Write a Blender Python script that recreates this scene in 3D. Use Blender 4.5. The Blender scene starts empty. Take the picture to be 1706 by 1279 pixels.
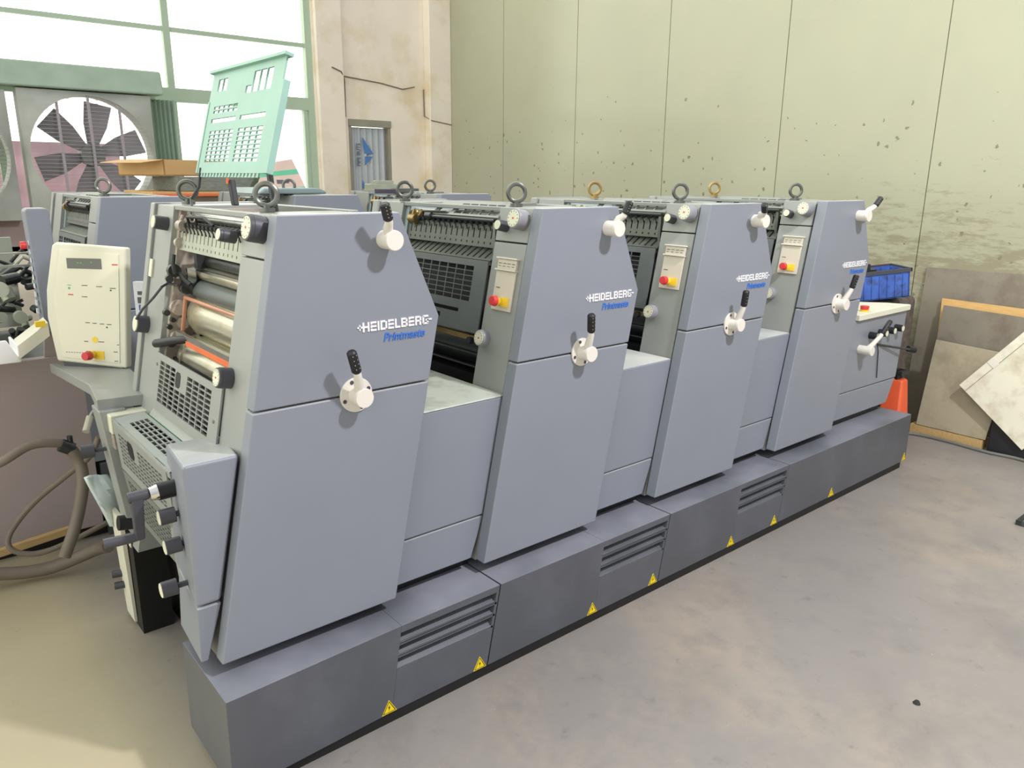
import bpy, math, random
from mathutils import Matrix, Vector
random.seed(7)
S = bpy.context.scene
COL = S.collection
# ------------------------------------------------------------------ camera
cd = bpy.data.cameras.new('camera'); cam = bpy.data.objects.new('camera', cd); COL.objects.link(cam)
Rv, Uv, Fv = Vector((.76793, -.640485, .007871)), Vector((.16041, .204197, .965698)), Vector((.620122, .740326, -.25955))
cam.matrix_world = Matrix(((Rv.x, Uv.x, -Fv.x, -.6394), (Rv.y, Uv.y, -Fv.y, -2.0126), (Rv.z, Uv.z, -Fv.z, 1.8445), (0, 0, 0, 1)))
cd.sensor_width = 36; cd.lens = 26.997; cd.clip_start = .02; cd.clip_end = 200
S.camera = cam
# ------------------------------------------------------------------ world and light
w = bpy.data.worlds.new('daylight'); S.world = w; w.use_nodes = True
wn = w.node_tree; bg = wn.nodes['Background']; bg.inputs[0].default_value = (.97, 1.0, .965, 1)
def wnode(t, **k):
    n = wn.nodes.new(t)
    for a, b in k.items(): setattr(n, a, b)
    return n
wtc = wnode('ShaderNodeTexCoord')                     # overcast sky, brightest towards the window side and the open left side of the hall
def lobe(d, lo, hi, amt):
    dp = wnode('ShaderNodeVectorMath', operation='DOT_PRODUCT'); wn.links.new(wtc.outputs['Generated'], dp.inputs[0]); dp.inputs[1].default_value = Vector(d).normalized()
    mr = wnode('ShaderNodeMapRange'); mr.interpolation_type = 'SMOOTHSTEP'; wn.links.new(dp.outputs['Value'], mr.inputs[0])
    mr.inputs[1].default_value = lo; mr.inputs[2].default_value = hi; mr.inputs[3].default_value = 0; mr.inputs[4].default_value = amt; return mr.outputs[0]
ad = wnode('ShaderNodeMath', operation='ADD'); wn.links.new(lobe((-1, .15, .1), .2, .95, 1.75), ad.inputs[0]); wn.links.new(lobe((.3, 1, .25), .2, .9, 2.4), ad.inputs[1])
ad2 = wnode('ShaderNodeMath', operation='ADD'); wn.links.new(ad.outputs[0], ad2.inputs[0]); ad2.inputs[1].default_value = .60; wn.links.new(ad2.outputs[0], bg.inputs[1])
wmr = wnode('ShaderNodeMapRange'); wn.links.new(ad.outputs[0], wmr.inputs[0]); wmr.inputs[1].default_value = 0; wmr.inputs[2].default_value = 1.0
wmx = wnode('ShaderNodeMix', data_type='RGBA'); wn.links.new(wmr.outputs[0], wmx.inputs['Factor']); wmx.inputs['A'].default_value = (.98, .97, 1.04, 1); wmx.inputs['B'].default_value = (.98, 1.0, .88, 1); wn.links.new(wmx.outputs['Result'], bg.inputs[0])
def area(name, loc, aim, size, power, color=(1, 1, 1)):
    l = bpy.data.lights.new(name, 'AREA'); l.size = size; l.energy = power; l.color = color; l.shape = 'DISK'
    o = bpy.data.objects.new(name, l); COL.objects.link(o); o.location = loc
    o.rotation_euler = (Vector(aim) - Vector(loc)).to_track_quat('-Z', 'Y').to_euler(); return o
area('hall_lamp_east', (6.5, -5.6, 4.2), (1.6, .1, 1.0), .30, 420, (1, .965, 1.0))
area('hall_lamp_over_aisle', (2.2, -3.2, 5.2), (2.2, .1, .9), .32, 300, (1, .97, 1.0))
S.view_settings.view_transform = 'Standard'; S.view_settings.look = 'None'; S.view_settings.gamma = 1
S.view_settings.exposure = -.12
try: S.view_settings.use_curve_mapping = False
except Exception: pass

# ------------------------------------------------------------------ materials
def lin(c):
    return tuple(((v / 255) / 12.92 if v / 255 <= .04045 else ((v / 255 + .055) / 1.055) ** 2.4) for v in c) + (1,)
MATS = {}
def mat(name, rgb, rough=.5, metal=0, var=.08, scale=6, bump=0, dirt=None, dscale=3, damt=.5, coat=0, stretch=None, spec=.5):
    if name in MATS: return MATS[name]
    m = bpy.data.materials.new(name); m.use_nodes = True; nt = m.node_tree; N = nt.nodes; L = nt.links
    b = N['Principled BSDF']; b.inputs['Roughness'].default_value = rough; b.inputs['Metallic'].default_value = metal
    b.inputs['Coat Weight'].default_value = coat; b.inputs['Specular IOR Level'].default_value = spec
    tc = N.new('ShaderNodeTexCoord'); mp = N.new('ShaderNodeMapping'); L.new(tc.outputs['Object'], mp.inputs[0])
    if stretch: mp.inputs['Scale'].default_value = stretch
    n = N.new('ShaderNodeTexNoise'); n.inputs['Scale'].default_value = scale; n.inputs['Detail'].default_value = 6
    L.new(mp.outputs[0], n.inputs['Vector'])
    c = lin(rgb); r = N.new('ShaderNodeValToRGB'); e = r.color_ramp.elements
    e[0].position = .3; e[1].position = .7
    e[0].color = tuple(v * (1 - var) for v in c[:3]) + (1,); e[1].color = tuple(min(1, v * (1 + var)) for v in c[:3]) + (1,)
    L.new(n.outputs['Fac'], r.inputs[0]); out = r.outputs[0]
    if dirt:
        n2 = N.new('ShaderNodeTexNoise'); n2.inputs['Scale'].default_value = dscale; n2.inputs['Detail'].default_value = 8; n2.inputs['Roughness'].default_value = .65
        L.new(tc.outputs['Object'], n2.inputs['Vector'])
        r2 = N.new('ShaderNodeValToRGB'); r2.color_ramp.elements[0].position = .48; r2.color_ramp.elements[1].position = .68
        r2.color_ramp.elements[1].color = (damt,) * 3 + (1,); L.new(n2.outputs['Fac'], r2.inputs[0])
        mx = N.new('ShaderNodeMix'); mx.data_type = 'RGBA'; L.new(r2.outputs[0], mx.inputs['Factor']); L.new(out, mx.inputs['A'])
        mx.inputs['B'].default_value = lin(dirt); out = mx.outputs['Result']
    L.new(out, b.inputs['Base Color'])
    if bump:
        bp = N.new('ShaderNodeBump'); bp.inputs['Strength'].default_value = bump; bp.inputs['Distance'].default_value = .01
        n3 = N.new('ShaderNodeTexNoise'); n3.inputs['Scale'].default_value = scale * 6; n3.inputs['Detail'].default_value = 5
        L.new(mp.outputs[0], n3.inputs['Vector']); L.new(n3.outputs['Fac'], bp.inputs['Height']); L.new(bp.outputs[0], b.inputs['Normal'])
    MATS[name] = m; return m
M_side = mat('light_grey_paint', (131, 136, 147), .42, var=.03, scale=3)
M_front = mat('grey_cover_paint', (150, 153, 150), .36, var=.05, scale=4)
M_frontd = mat('dark_grey_cover_paint', (124, 128, 124), .36, var=.05, scale=4)
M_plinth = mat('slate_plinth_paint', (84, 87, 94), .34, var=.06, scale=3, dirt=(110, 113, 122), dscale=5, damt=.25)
def dusty(m, col, amt):  # lightens upward faces; the dust tone carries reflected lamp and sky light
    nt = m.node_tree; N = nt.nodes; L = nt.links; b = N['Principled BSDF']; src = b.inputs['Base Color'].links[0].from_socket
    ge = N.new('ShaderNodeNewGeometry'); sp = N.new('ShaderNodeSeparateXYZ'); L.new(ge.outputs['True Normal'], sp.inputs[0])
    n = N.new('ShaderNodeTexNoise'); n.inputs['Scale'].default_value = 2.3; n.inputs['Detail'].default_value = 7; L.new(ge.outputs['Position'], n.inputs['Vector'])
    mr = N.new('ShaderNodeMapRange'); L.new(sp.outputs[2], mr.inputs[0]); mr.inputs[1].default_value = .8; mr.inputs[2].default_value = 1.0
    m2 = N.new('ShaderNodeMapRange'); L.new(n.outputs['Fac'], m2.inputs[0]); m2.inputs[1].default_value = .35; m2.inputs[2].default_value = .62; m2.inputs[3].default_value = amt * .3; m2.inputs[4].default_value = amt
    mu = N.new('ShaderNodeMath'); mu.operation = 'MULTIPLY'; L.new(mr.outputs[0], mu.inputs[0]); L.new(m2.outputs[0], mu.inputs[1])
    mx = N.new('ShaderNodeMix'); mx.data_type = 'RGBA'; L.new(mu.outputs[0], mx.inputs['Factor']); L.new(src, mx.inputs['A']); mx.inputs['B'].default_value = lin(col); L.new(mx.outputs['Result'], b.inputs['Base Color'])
dusty(M_plinth, (150, 152, 164), .75); dusty(M_side, (212, 214, 206), .8)  # plinth and panel tops painted paler in place of reflected glare
M_black = mat('black_rubber', (30, 30, 34), .5, var=.15)
M_knob = mat('charcoal_knob_plastic', (70, 70, 78), .45, var=.05)
M_void = mat('black_steel_and_shade', (20, 21, 21), .5, var=.3, scale=10)  # black parts; also painted stand-in for shade behind holes and inside covers
M_dark = mat('dark_machine_steel', (62, 66, 66), .35, metal=.5, var=.2, scale=8)
M_steel = mat('brushed_steel', (176, 178, 172), .28, metal=.9, var=.08, scale=14)
M_chrome = mat('chrome', (225, 225, 222), .12, metal=1, var=.02)
M_comb = mat('grey_comb_plate', (165, 170, 154), .4, metal=.2, var=.1, scale=9)
M_inner = mat('oil_stained_frame_plate', (196, 184, 172), .4, metal=.3, var=.15, scale=6, dirt=(78, 66, 58), dscale=9, damt=.6)
M_white = mat('off_white_lever_paint', (222, 217, 208), .4, var=.03)
M_dial = mat('cream_dial_face', (218, 218, 196), .5, var=.06, scale=20)
M_cream = mat('cream_plastic', (220, 218, 200), .45, var=.02)
M_beige = mat('beige_panel_plastic', (208, 200, 184), .5, var=.03)
M_red = mat('red_button_plastic', (214, 60, 62), .35, var=.03)
M_yellow = mat('yellow_plastic', (240, 205, 60), .45, var=.03)
M_warn = mat('warning_yellow', (245, 215, 20), .5, var=.02)
M_ink = mat('black_ink', (22, 20, 18), .6, var=.02)
M_logo = mat('white_logo_paint', (228, 228, 232), .5, var=.01)
M_blue = mat('blue_lettering', (60, 112, 196), .5, var=.02)
M_brass = mat('old_brass', (170, 145, 95), .4, metal=.7, var=.2)
M_copper = mat('coppery_guard_bar', (196, 140, 112), .35, metal=.4, var=.15)
M_orange = mat('orange_strip', (226, 110, 60), .5, var=.08)
M_combd = mat('dull_comb_plate', (94, 98, 92), .42, metal=.25, var=.12, scale=9)
M_paleknob = mat('pale_grey_knob_plastic', (142, 142, 148), .4, var=.04)
M_bolt = mat('worn_bolt_steel', (112, 114, 108), .35, metal=.7, var=.15)
M_guard = mat('grille_guard_paint', (94, 100, 101), .4, var=.08)
M_inner2 = mat('pale_blue_frame_plate', (168, 184, 188), .4, var=.1)
M_green = mat('grey_green_guard_paint', (148, 186, 174), .5, var=.06)  # green raised in tone to hold the flare haze near the window
M_purple = mat('mauve_grey_cover', (176, 162, 162), .4, var=.05, scale=2)
M_boxtop = mat('pale_cover_paint', (156, 162, 160), .4, var=.08, scale=6)
M_cyl = mat('bronze_cylinder', (206, 203, 182), .25, metal=.75, var=.15, scale=3, dirt=(140, 112, 90), dscale=4, damt=.4)
M_rubber = mat('grey_rubber_roller', (98, 104, 104), .45, var=.08)
M_hose = mat('dusty_grey_hose', (122, 112, 100), .6, var=.1, scale=12)
M_wood = mat('pine_wood', (190, 160, 110), .6, var=.15, scale=10, stretch=(1, 12, 12))
M_card = mat('cardboard', (196, 160, 108), .75, var=.06, scale=8)

# ------------------------------------------------------------------ mesh builder
class MB:
    def __init__(s, M=None): s.v = []; s.f = []; s.M = M
    def add(s, vs, fs):
        k = len(s.v)
        for p in vs:
            p = Vector(p); s.v.append(s.M @ p if s.M else p)
        s.f += [tuple(i + k for i in f) for f in fs]; return s
    def box(s, x0, x1, y0, y1, z0, z1):
        return s.add([(x, y, z) for x in (x0, x1) for y in (y0, y1) for z in (z0, z1)],
                     [(0, 1, 3, 2), (4, 6, 7, 5), (0, 4, 5, 1), (2, 3, 7, 6), (0, 2, 6, 4), (1, 5, 7, 3)])
    def prism(s, poly, axis, a, b):
        n = len(poly)
        def P(p, t): return {'y': (p[0], t, p[1]), 'x': (t, p[0], p[1]), 'z': (p[0], p[1], t)}[axis]
        return s.add([P(p, a) for p in poly] + [P(p, b) for p in poly],
                     [tuple(range(n)), tuple(range(2 * n - 1, n - 1, -1))] + [(i, i + n, (i + 1) % n + n, (i + 1) % n) for i in range(n)])
    def hull8(s, b4, t4):
        return s.add(list(b4) + list(t4), [(3, 2, 1, 0), (4, 5, 6, 7)] + [(i, (i + 1) % 4, (i + 1) % 4 + 4, i + 4) for i in range(4)])
    def cyl(s, p0, p1, r, seg=24, r2=None):
        p0, p1 = Vector(p0), Vector(p1); r2 = r if r2 is None else r2
        d = (p1 - p0).normalized(); a = d.orthogonal().normalized(); b = d.cross(a)
        vs = []
        for p, rr in ((p0, r), (p1, r2)):
            for i in range(seg):
                t = 2 * math.pi * i / seg; vs.append(p + a * (rr * math.cos(t)) + b * (rr * math.sin(t)))
        return s.add(vs, [tuple(range(seg - 1, -1, -1)), tuple(range(seg, 2 * seg))] + [(i, (i + 1) % seg, (i + 1) % seg + seg, i + seg) for i in range(seg)])
    def tube(s, pts, r, seg=10, rs=None):
        pts = [Vector(p) for p in pts]; n = len(pts); vs = []; a = None
        for i, p in enumerate(pts):
            d = (pts[min(i + 1, n - 1)] - pts[max(i - 1, 0)]).normalized()
            a = d.orthogonal().normalized() if a is None else (a - d * a.dot(d)).normalized()
            b = d.cross(a); rr = rs[i] if rs else r
            for k in range(seg):
                t = 2 * math.pi * k / seg; vs.append(p + a * (rr * math.cos(t)) + b * (rr * math.sin(t)))
        fs = [tuple(range(seg - 1, -1, -1)), tuple(range((n - 1) * seg, n * seg))]
        for i in range(n - 1):
            for k in range(seg):
                fs.append((i * seg + k, i * seg + (k + 1) % seg, (i + 1) * seg + (k + 1) % seg, (i + 1) * seg + k))
        return s.add(vs, fs)
    def torus(s, c, n, R, r, seg=28, ss=10):
        c, n = Vector(c), Vector(n).normalized(); a = n.orthogonal().normalized(); b = n.cross(a); vs = []; fs = []
        for i in range(seg):
            t = 2 * math.pi * i / seg; e = a * math.cos(t) + b * math.sin(t)
            for k in range(ss):
                u = 2 * math.pi * k / ss; vs.append(c + e * (R + r * math.cos(u)) + n * (r * math.sin(u)))
                fs.append((i * ss + k, ((i + 1) % seg) * ss + k, ((i + 1) % seg) * ss + (k + 1) % ss, i * ss + (k + 1) % ss))
        return s.add(vs, fs)
    def plate(s, xs, ys, hole, t):
        """sheet in the local xy plane of s.M, thickness t along z, with cells left open where hole(i, j)"""
        nx, ny = len(xs) - 1, len(ys) - 1
        sol = lambda i, j: 0 <= i < nx and 0 <= j < ny and not hole(i, j)
        idx = {}; vs = []; fs = []
        def V(i, j, k):
            if (i, j, k) not in idx: idx[(i, j, k)] = len(vs); vs.append((xs[i], ys[j], t * k))
            return idx[(i, j, k)]
        for i in range(nx):
            for j in range(ny):
                if not sol(i, j): continue
                fs.append((V(i, j, 1), V(i + 1, j, 1), V(i + 1, j + 1, 1), V(i, j + 1, 1)))
                fs.append((V(i, j, 0), V(i, j + 1, 0), V(i + 1, j + 1, 0), V(i + 1, j, 0)))
                if not sol(i - 1, j): fs.append((V(i, j, 0), V(i, j, 1), V(i, j + 1, 1), V(i, j + 1, 0)))
                if not sol(i + 1, j): fs.append((V(i + 1, j, 0), V(i + 1, j + 1, 0), V(i + 1, j + 1, 1), V(i + 1, j, 1)))
                if not sol(i, j - 1): fs.append((V(i, j, 0), V(i + 1, j, 0), V(i + 1, j, 1), V(i, j, 1)))
                if not sol(i, j + 1): fs.append((V(i, j + 1, 0), V(i, j + 1, 1), V(i + 1, j + 1, 1), V(i + 1, j + 1, 0)))
        return s.add(vs, fs)
OFF = {}
def obj(name, mb, m, parent=None, bevel=0, seg=2, origin=None, angle=30, smooth=True):
    me = bpy.data.meshes.new(name)
    o = bpy.data.objects.new(name, me); COL.objects.link(o)
    off = Vector((0, 0, 0))
    if parent is not None:
        o.parent = parent; off = OFF.get(parent.name, Vector((0, 0, 0)))
    og = Vector(origin) if origin is not None else off
    OFF[o.name] = og
    me.from_pydata([tuple(v - og) for v in mb.v], [], mb.f); me.validate()
    o.location = og - off
    me.materials.append(m)
    if smooth:
        for p in me.polygons: p.use_smooth = True
        me.set_sharp_from_angle(angle=math.radians(angle))
    if bevel:
        b = o.modifiers.new('bevel', 'BEVEL'); b.width = bevel; b.segments = seg; b.limit_method = 'ANGLE'; b.angle_limit = math.radians(35); b.harden_normals = True
    return o
def tag(o, label=None, cat=None, group=None, kind=None):
    if label: o['label'] = label
    if cat: o['category'] = cat
    if group: o['group'] = group
    if kind: o['kind'] = kind
    return o
def thing(name, label, cat, base, group=None):
    o = bpy.data.objects.new(name, None); COL.objects.link(o); o.empty_display_size = .1
    o.location = base; OFF[o.name] = Vector(base); return tag(o, label, cat, group)
def struct(name, mb, m, **k): return tag(obj(name, mb, m, **k), kind='structure')
CH = {}
def copy_tree(o, parent=None):
    c = o.copy(); COL.objects.link(c); c.parent = parent
    for k in ('label', 'category', 'group'):
        pass
    for ch in list(o.children): copy_tree(ch, c)
    return c
def text_mb(txt, size, shear=0, offset=0, depth=.002):
    cu = bpy.data.curves.new('lettering', 'FONT'); cu.body = txt; cu.size = size; cu.shear = shear; cu.offset = offset; cu.extrude = depth
    to = bpy.data.objects.new('lettering', cu); COL.objects.link(to)
    bpy.context.view_layer.update(); dg = bpy.context.evaluated_depsgraph_get()
    me = bpy.data.meshes.new_from_object(to.evaluated_get(dg))
    r = ([v.co.copy() for v in me.vertices], [tuple(p.vertices) for p in me.polygons])
    bpy.data.objects.remove(to); bpy.data.meshes.remove(me); bpy.data.curves.remove(cu); return r

# frames: local x right, local y up, local z out of the face
SL = .205; ZB = .414
def px_(z, off=0): return .003 + SL * (z - ZB) + off          # front plane of the sloping columns
nn = math.sqrt(1 + SL * SL)
def colM(y, z, off=0):
    o = Vector((px_(z), y, z)); ez = Vector((-1, 0, SL)) / nn; ex = Vector((0, -1, 0)); ey = Vector((SL, 0, 1)) / nn
    o = o + ez * off
    return Matrix(((ex.x, ey.x, ez.x, o.x), (ex.y, ey.y, ez.y, o.y), (ex.z, ey.z, ez.z, o.z), (0, 0, 0, 1)))
def frame(o, ex, ey):
    ex = Vector(ex).normalized(); ey = Vector(ey).normalized(); ez = ex.cross(ey).normalized(); ey = ez.cross(ex)
    return Matrix(((ex.x, ey.x, ez.x, o[0]), (ex.y, ey.y, ez.y, o[1]), (ex.z, ey.z, ez.z, o[2]), (0, 0, 0, 1)))
def sideM(x, y, z): return frame((x, y, z), (1, 0, 0), (0, 0, 1))      # local z = -y

# ------------------------------------------------------------------ knobs, levers, letters
def dial(parent, M, r, ln, name='dial_knob', body=None, marks=True, facem=None):
    k = obj(name, MB(M).cyl((0, 0, -.004), (0, 0, ln * .8), r, 28).cyl((0, 0, ln * .8), (0, 0, ln), r, 28, r * .94), body or M_knob, parent, bevel=.0015)
    f = MB(M).cyl((0, 0, ln), (0, 0, ln + .002), r * .82, 28)
    obj('dial_face', f, facem or M_dial, k)
    if marks:
        g = MB(M)
        for i in range(12):
            a = i * math.pi / 6
            g.add([(math.cos(a + d) * q * r, math.sin(a + d) * q * r, ln + .0025) for d, q in ((-.05, .62), (.05, .62), (.05, .74), (-.05, .74))], [(0, 1, 2, 3)])
        obj('dial_ticks', g, M_ink, k)
        obj('dial_pointer', MB(M).box(-r * .12, r * .12, -r * .08, r * .08, ln + .001, ln + .003), M_red, k)
    return k
def lever(parent, x, z, ang, flange=True, yf=.091, L=.155, r=.032, prot=.075, inner=None, scale=1):
    """white rotating lever on the side panel; the arm is swung by ang (radians from upright, clockwise)"""
    o = (x, yf, z)
    mb = MB(sideM(*o))
    if flange:
        mb.cyl((0, 0, 0), (0, 0, .008), .056, 36)
    mb.cyl((0, 0, 0), (0, 0, prot - .01), r * .92, 28).cyl((0, 0, prot - .012), (0, 0, prot), r, 28, r * .95)
    hub = obj('lever', mb, M_white, parent, bevel=.0015, origin=o)
    if flange:
        h = MB(sideM(*o))
        for i in range(4):
            a = math.radians(20 + 90 * i); c = (math.cos(a) * .045, math.sin(a) * .045)
            h.cyl((c[0], c[1], .008), (c[0], c[1], .0095), .0065, 12)
        obj('flange_screws', h, M_knob, hub)
    A = MB(sideM(*o) @ Matrix.Rotation(-ang, 4, 'Z'))
    A.tube([(0, .012, prot * .55), (0, .04, prot * .75), (0, L * .55, prot * 1.05), (0, L * .72, prot * 1.12)], .012, 14, rs=[.016, .0155, .0125, .0115])
    obj('lever_arm', A, M_white, hub, origin=o)
    G = MB(sideM(*o) @ Matrix.Rotation(-ang, 4, 'Z'))
    G.tube([(0, L * .62, prot * 1.08), (0, L * .66, prot * 1.1), (0, L * 1.08, prot * 1.25), (0, L * 1.12, prot * 1.26)], .0145, 14, rs=[.012, .0155, .0155, .011])
    g = obj('lever_grip', G, M_black, hub, origin=o)
    Dm = MB(sideM(*o) @ Matrix.Rotation(-ang, 4, 'Z'))
    for i in range(4):
        for sx in (-.006, .006):
            yy = L * (.72 + .1 * i); zz = prot * (1.13 + .037 * i) + .0135
            Dm.cyl((sx, yy, zz - .002), (sx, yy, zz + .0012), .0016, 6)
    if flange or True: obj('grip_studs', Dm, M_comb, g, origin=o)
    return hub
def rects_letter(ch):
    s = .22
    L = {'H': [(0, 0, s, 1), (.62, 0, .62 + s, 1), (s, .4, .62, .6)],
         'E': [(0, 0, s, .28), (0, .36, s, .64), (0, .72, s, 1), (s, 0, .74, .2), (s, .4, .74, .6), (s, .8, .74, 1)],
         'I': [(0, 0, s, 1)],
         'D': [(0, 0, s, 1), (s, 0, .62, .2), (s, .8, .62, 1), (.62, .12, .84, .88)],
         'L': [(0, 0, s, 1), (s, 0, .68, .2)],
         'B': [(0, 0, s, 1), (s, 0, .64, .2), (s, .42, .64, .6), (s, .8, .64, 1), (.6, .1, .82, .46), (.6, .56, .82, .9)],
         'R': [(0, 0, s, 1), (s, .38, .64, .57), (s, .8, .64, 1), (.6, .48, .82, .9), (.56, 0, .8, .38)],
         'G': [(.1, 0, .76, .2), (.1, .8, .8, 1), (0, .1, s, .9), (.6, .1, .82, .5), (.42, .38, .82, .55)]}
    W = {'I': .22, 'L': .68, 'E': .74}
    return L[ch], W.get(ch, .84)
def logo(parent, n=0):
    x = 0; R = [(-.62, .42, 0, .6), (-.4, .2, -.26, .8)]
    for ch in 'HEIDELBERG':
        r, wd = rects_letter(ch); R += [(a + x, b, c + x, d) for a, b, c, d in r]; x += wd + .13
    R.append((x - .2, .42, x + .3, .58)); x0, x1 = -.62, x + .3
    k = .276 / (x1 - x0); h = .030
    mb = MB(sideM(.495, .091, 1.375))
    for a, b, c, d in R: mb.box((a - x0) * k, (c - x0) * k, b * h, d * h, 0, .003)
    obj('maker_lettering', mb, M_logo, parent, smooth=False)
    v, f = text_mb('Printmaste', .034, .28, .0005, .0015)
    xm = max(p.x for p in v); kk = .158 / xm
    mb = MB(sideM(.585, .0895, 1.337)); mb.add([(p.x * kk, p.y * 1.12, p.z) for p in v], f)
    obj('model_lettering', mb, M_blue, parent, smooth=False)

# ------------------------------------------------------------------ printing unit
def eyebolt(parent, x, y, m, z=1.736, sc=1.0):
    mb = MB().cyl((x, y, z), (x, y, z + .012), .024 * sc, 18).cyl((x, y, z + .01), (x, y, z + .022), .012, 12).torus((x, y, z + .052), (.55, .84, 0), .033 * sc, .0085, 30, 10)
    return obj('lifting_eyebolt', mb, m, parent)
def panel_poly(z0, z1):
    """side-panel outline between heights z0 and z1"""
    L = lambda z: -.009 + SL * (z - .414)
    R = lambda z: (.600 + (.802 - .600) * (z - .414) / .985) if z < 1.399 else .802 - (z - 1.399) / .339 * .142
    p = [(L(z0), z0), (R(z0), z0)]
    if z0 < 1.399 < z1: p.append((.802, 1.399))
    return p + [(R(z1), z1), (L(z1), z1)]
def make_unit(kind):
    """kind: 'first' (open guards), 'middle', 'rear' (the press behind)"""
    u = thing('printing_unit', 'x', 'printing unit', (.3, .25, .40))
    # near side
    obj('side_panel', MB().prism(panel_poly(.414, 1.177), 'y', .091, .147), M_side, u, bevel=.005)
    obj('side_panel', MB().prism(panel_poly(1.183, 1.738), 'y', .091, .147), M_side, u, bevel=.005)
    core = MB().prism([(.03, .40), (.59, .40), (.78, 1.40), (.64, 1.72), (.29, 1.72)], 'y', .12, .34)
    obj('operator_frame', core, M_void, u)
    cf = M_front
    for z0, z1, nm in ((.40, 1.604, 'column_cover'), (1.609, 1.735, 'column_cap')):
        obj(nm, MB().prism([(px_(z0), z0), (px_(z0) + .3, z0), (px_(z1) + .3, z1), (px_(z1), z1)], 'y', .160, .35), cf, u, bevel=.003)
    # far side
    obj('rear_side_panel', MB().prism(panel_poly(.414, 1.738), 'y', 1.25, 1.30), M_front, u, bevel=.005)
    obj('rear_column_cover', MB().prism([(px_(.40), .40), (.58, .40), (.78, 1.38), (.64, 1.733), (px_(1.733), 1.733)], 'y', 1.045, 1.245), cf, u, bevel=.003)
    obj('top_rail', MB().box(.62, .66, .35, 1.045, 1.69, 1.735).box(.275, .30, .35, 1.045, 1.718, 1.735), M_front, u, bevel=.003)
    # inner frames and cylinders
    obj('rear_inner_frame', MB().prism([(px_(.5) + .02, .5), (.6, .5), (.74, 1.38), (.62, 1.72), (px_(1.72) + .02, 1.72)], 'y', 1.02, 1.047), M_inner if kind == 'first' else M_inner2, u)
    obj('inner_core', MB().prism([(.30, 1.05), (.62, 1.05), (.7, 1.4), (.60, 1.62), (.42, 1.62)], 'y', .36, 1.02), M_void, u)  # black filler block standing in for the shade inside the unit
    obj('lower_core', MB().prism([(.16, .45), (.6, .45), (.62, 1.05), (.24, 1.05)], 'y', .36, 1.02), M_void, u)
    y0, y1 = .352, 1.018
    for nm, x, z, r, m in (('ink_roller', .362, 1.535, .034, M_dark), ('ink_roller', .335, 1.485, .026, M_cyl), ('rubber_roller', .322, 1.425, .035, M_rubber),
                           ('plate_cylinder', .345, 1.325, .085, M_cyl), ('blanket_cylinder', .30, 1.165, .092, M_cyl)):
        if kind != 'first' and 'cylinder' in nm: m = M_dark
        c = MB().cyl((x, y0, z), (x, y1 - (.0 if r < .05 else .035), z), r, 36)
        if r > .05: c.cyl((x, .93, z), (x, .945, z), r + .006, 36)
        c.cyl((x, y0, z), (x, y1, z), r * .3, 14)
        obj(nm, c, m, u)
    # ink fountain comb, keys and bar
    CM = colM(.70, 1.58, -.03)
    n = 16; xs = [-.325]; hole = set(); wv = .62 / n
    for i in range(n): 
        c = -.31 + wv * (i + .5); xs += [c - .0035, c + .0035]
    xs.append(.325); ys = [0, .012, .021, .035, .075, .085]
    mb = MB(CM).plate(xs, ys, lambda i, j: i % 2 == 1 and j in (1, 3), .004)
    obj('ink_duct_comb', mb, M_comb if kind == 'first' else M_combd, u, smooth=False)
    obj('duct_backing', MB(CM).box(-.325, .325, 0, .08, -.012, -.006), M_void, u)
    bar = MB().cyl((.335, .352, 1.69), (.335, 1.02, 1.69), .017, 20).box(.30, .34, .37, 1.01, 1.655, 1.668)
    obj('ink_duct_bar', bar, M_steel if kind == 'first' else M_comb, u)
    for i in range(n):
        yy = .70 + .31 - wv * (i + .5)
        k = MB().cyl((.285, yy, 1.672), (.335, yy, 1.668), .0055, 8).cyl((.262, yy, 1.668), (.286, yy, 1.672), .009, 10)
        k.tube([(.262, yy, 1.668), (.268, yy - .004, 1.654), (.271, yy - .004, 1.64)], .0025, 6)
        obj('ink_key', k, M_dark, u)
    # cam cluster at the rear end of the ink duct
    cl = MB()
    for i in range(7):
        a = i * .9; cl.cyl((.29 + .012 * math.sin(a), 1.0 - .012 * i, 1.68 + .02 * math.cos(a)), (.30, .995 - .012 * i, 1.68), .018, 14)
    cl.tube([(.28, .97, 1.70), (.262, .96, 1.672), (.28, .95, 1.64), (.29, .99, 1.61)], .007, 8).cyl((.27, .94, 1.665), (.27, .985, 1.665), .02, 16)
    obj('cam_linkage', cl, M_brass if kind != 'first' else M_inner, u)
    rod = MB().tube([(.27, .88, 1.672), (.262, .87, 1.70), (.262, .70, 1.704), (.272, .64, 1.68)], .005, 8).tube([(.27, .80, 1.672), (.262, .78, 1.702)], .0045, 8)
    obj('bent_pull_rod', rod, M_black, u)
    if kind != 'first':
        # sloping top guard
        gx = Vector((.335, 0, 1.744)) - Vector((.258, 0, 1.690)); ln = gx.length
        GM = frame((.258, .80, 1.690), (0, -1, 0), gx)
        TOPP = True
        xs = [0, .03, .12, .15]; 
        for i in range(5): xs += [.15 + .058 * i + .0505, .15 + .058 * (i + 1)]
        xs[-1] = .455; ys = [0, .012, .031, .035, .054, .058, .077, ln]
        mb = MB(GM).plate(xs, ys, lambda i, j: (i == 1 and j in (1, 2, 3)) or (i >= 3 and i % 2 == 1 and j in (1, 3, 5)), .005)
        mb.M = None; mb.box(.333, .47, .36, .80, 1.738, 1.746)
        obj('top_guard', mb, M_frontd, u, smooth=False)
        obj('guard_hinge_bar', MB().cyl((.252, .36, 1.682), (.252, .80, 1.682), .007, 12).cyl((.252, .79, 1.684), (.252, .83, 1.684), .014, 14), M_dark, u)
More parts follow.
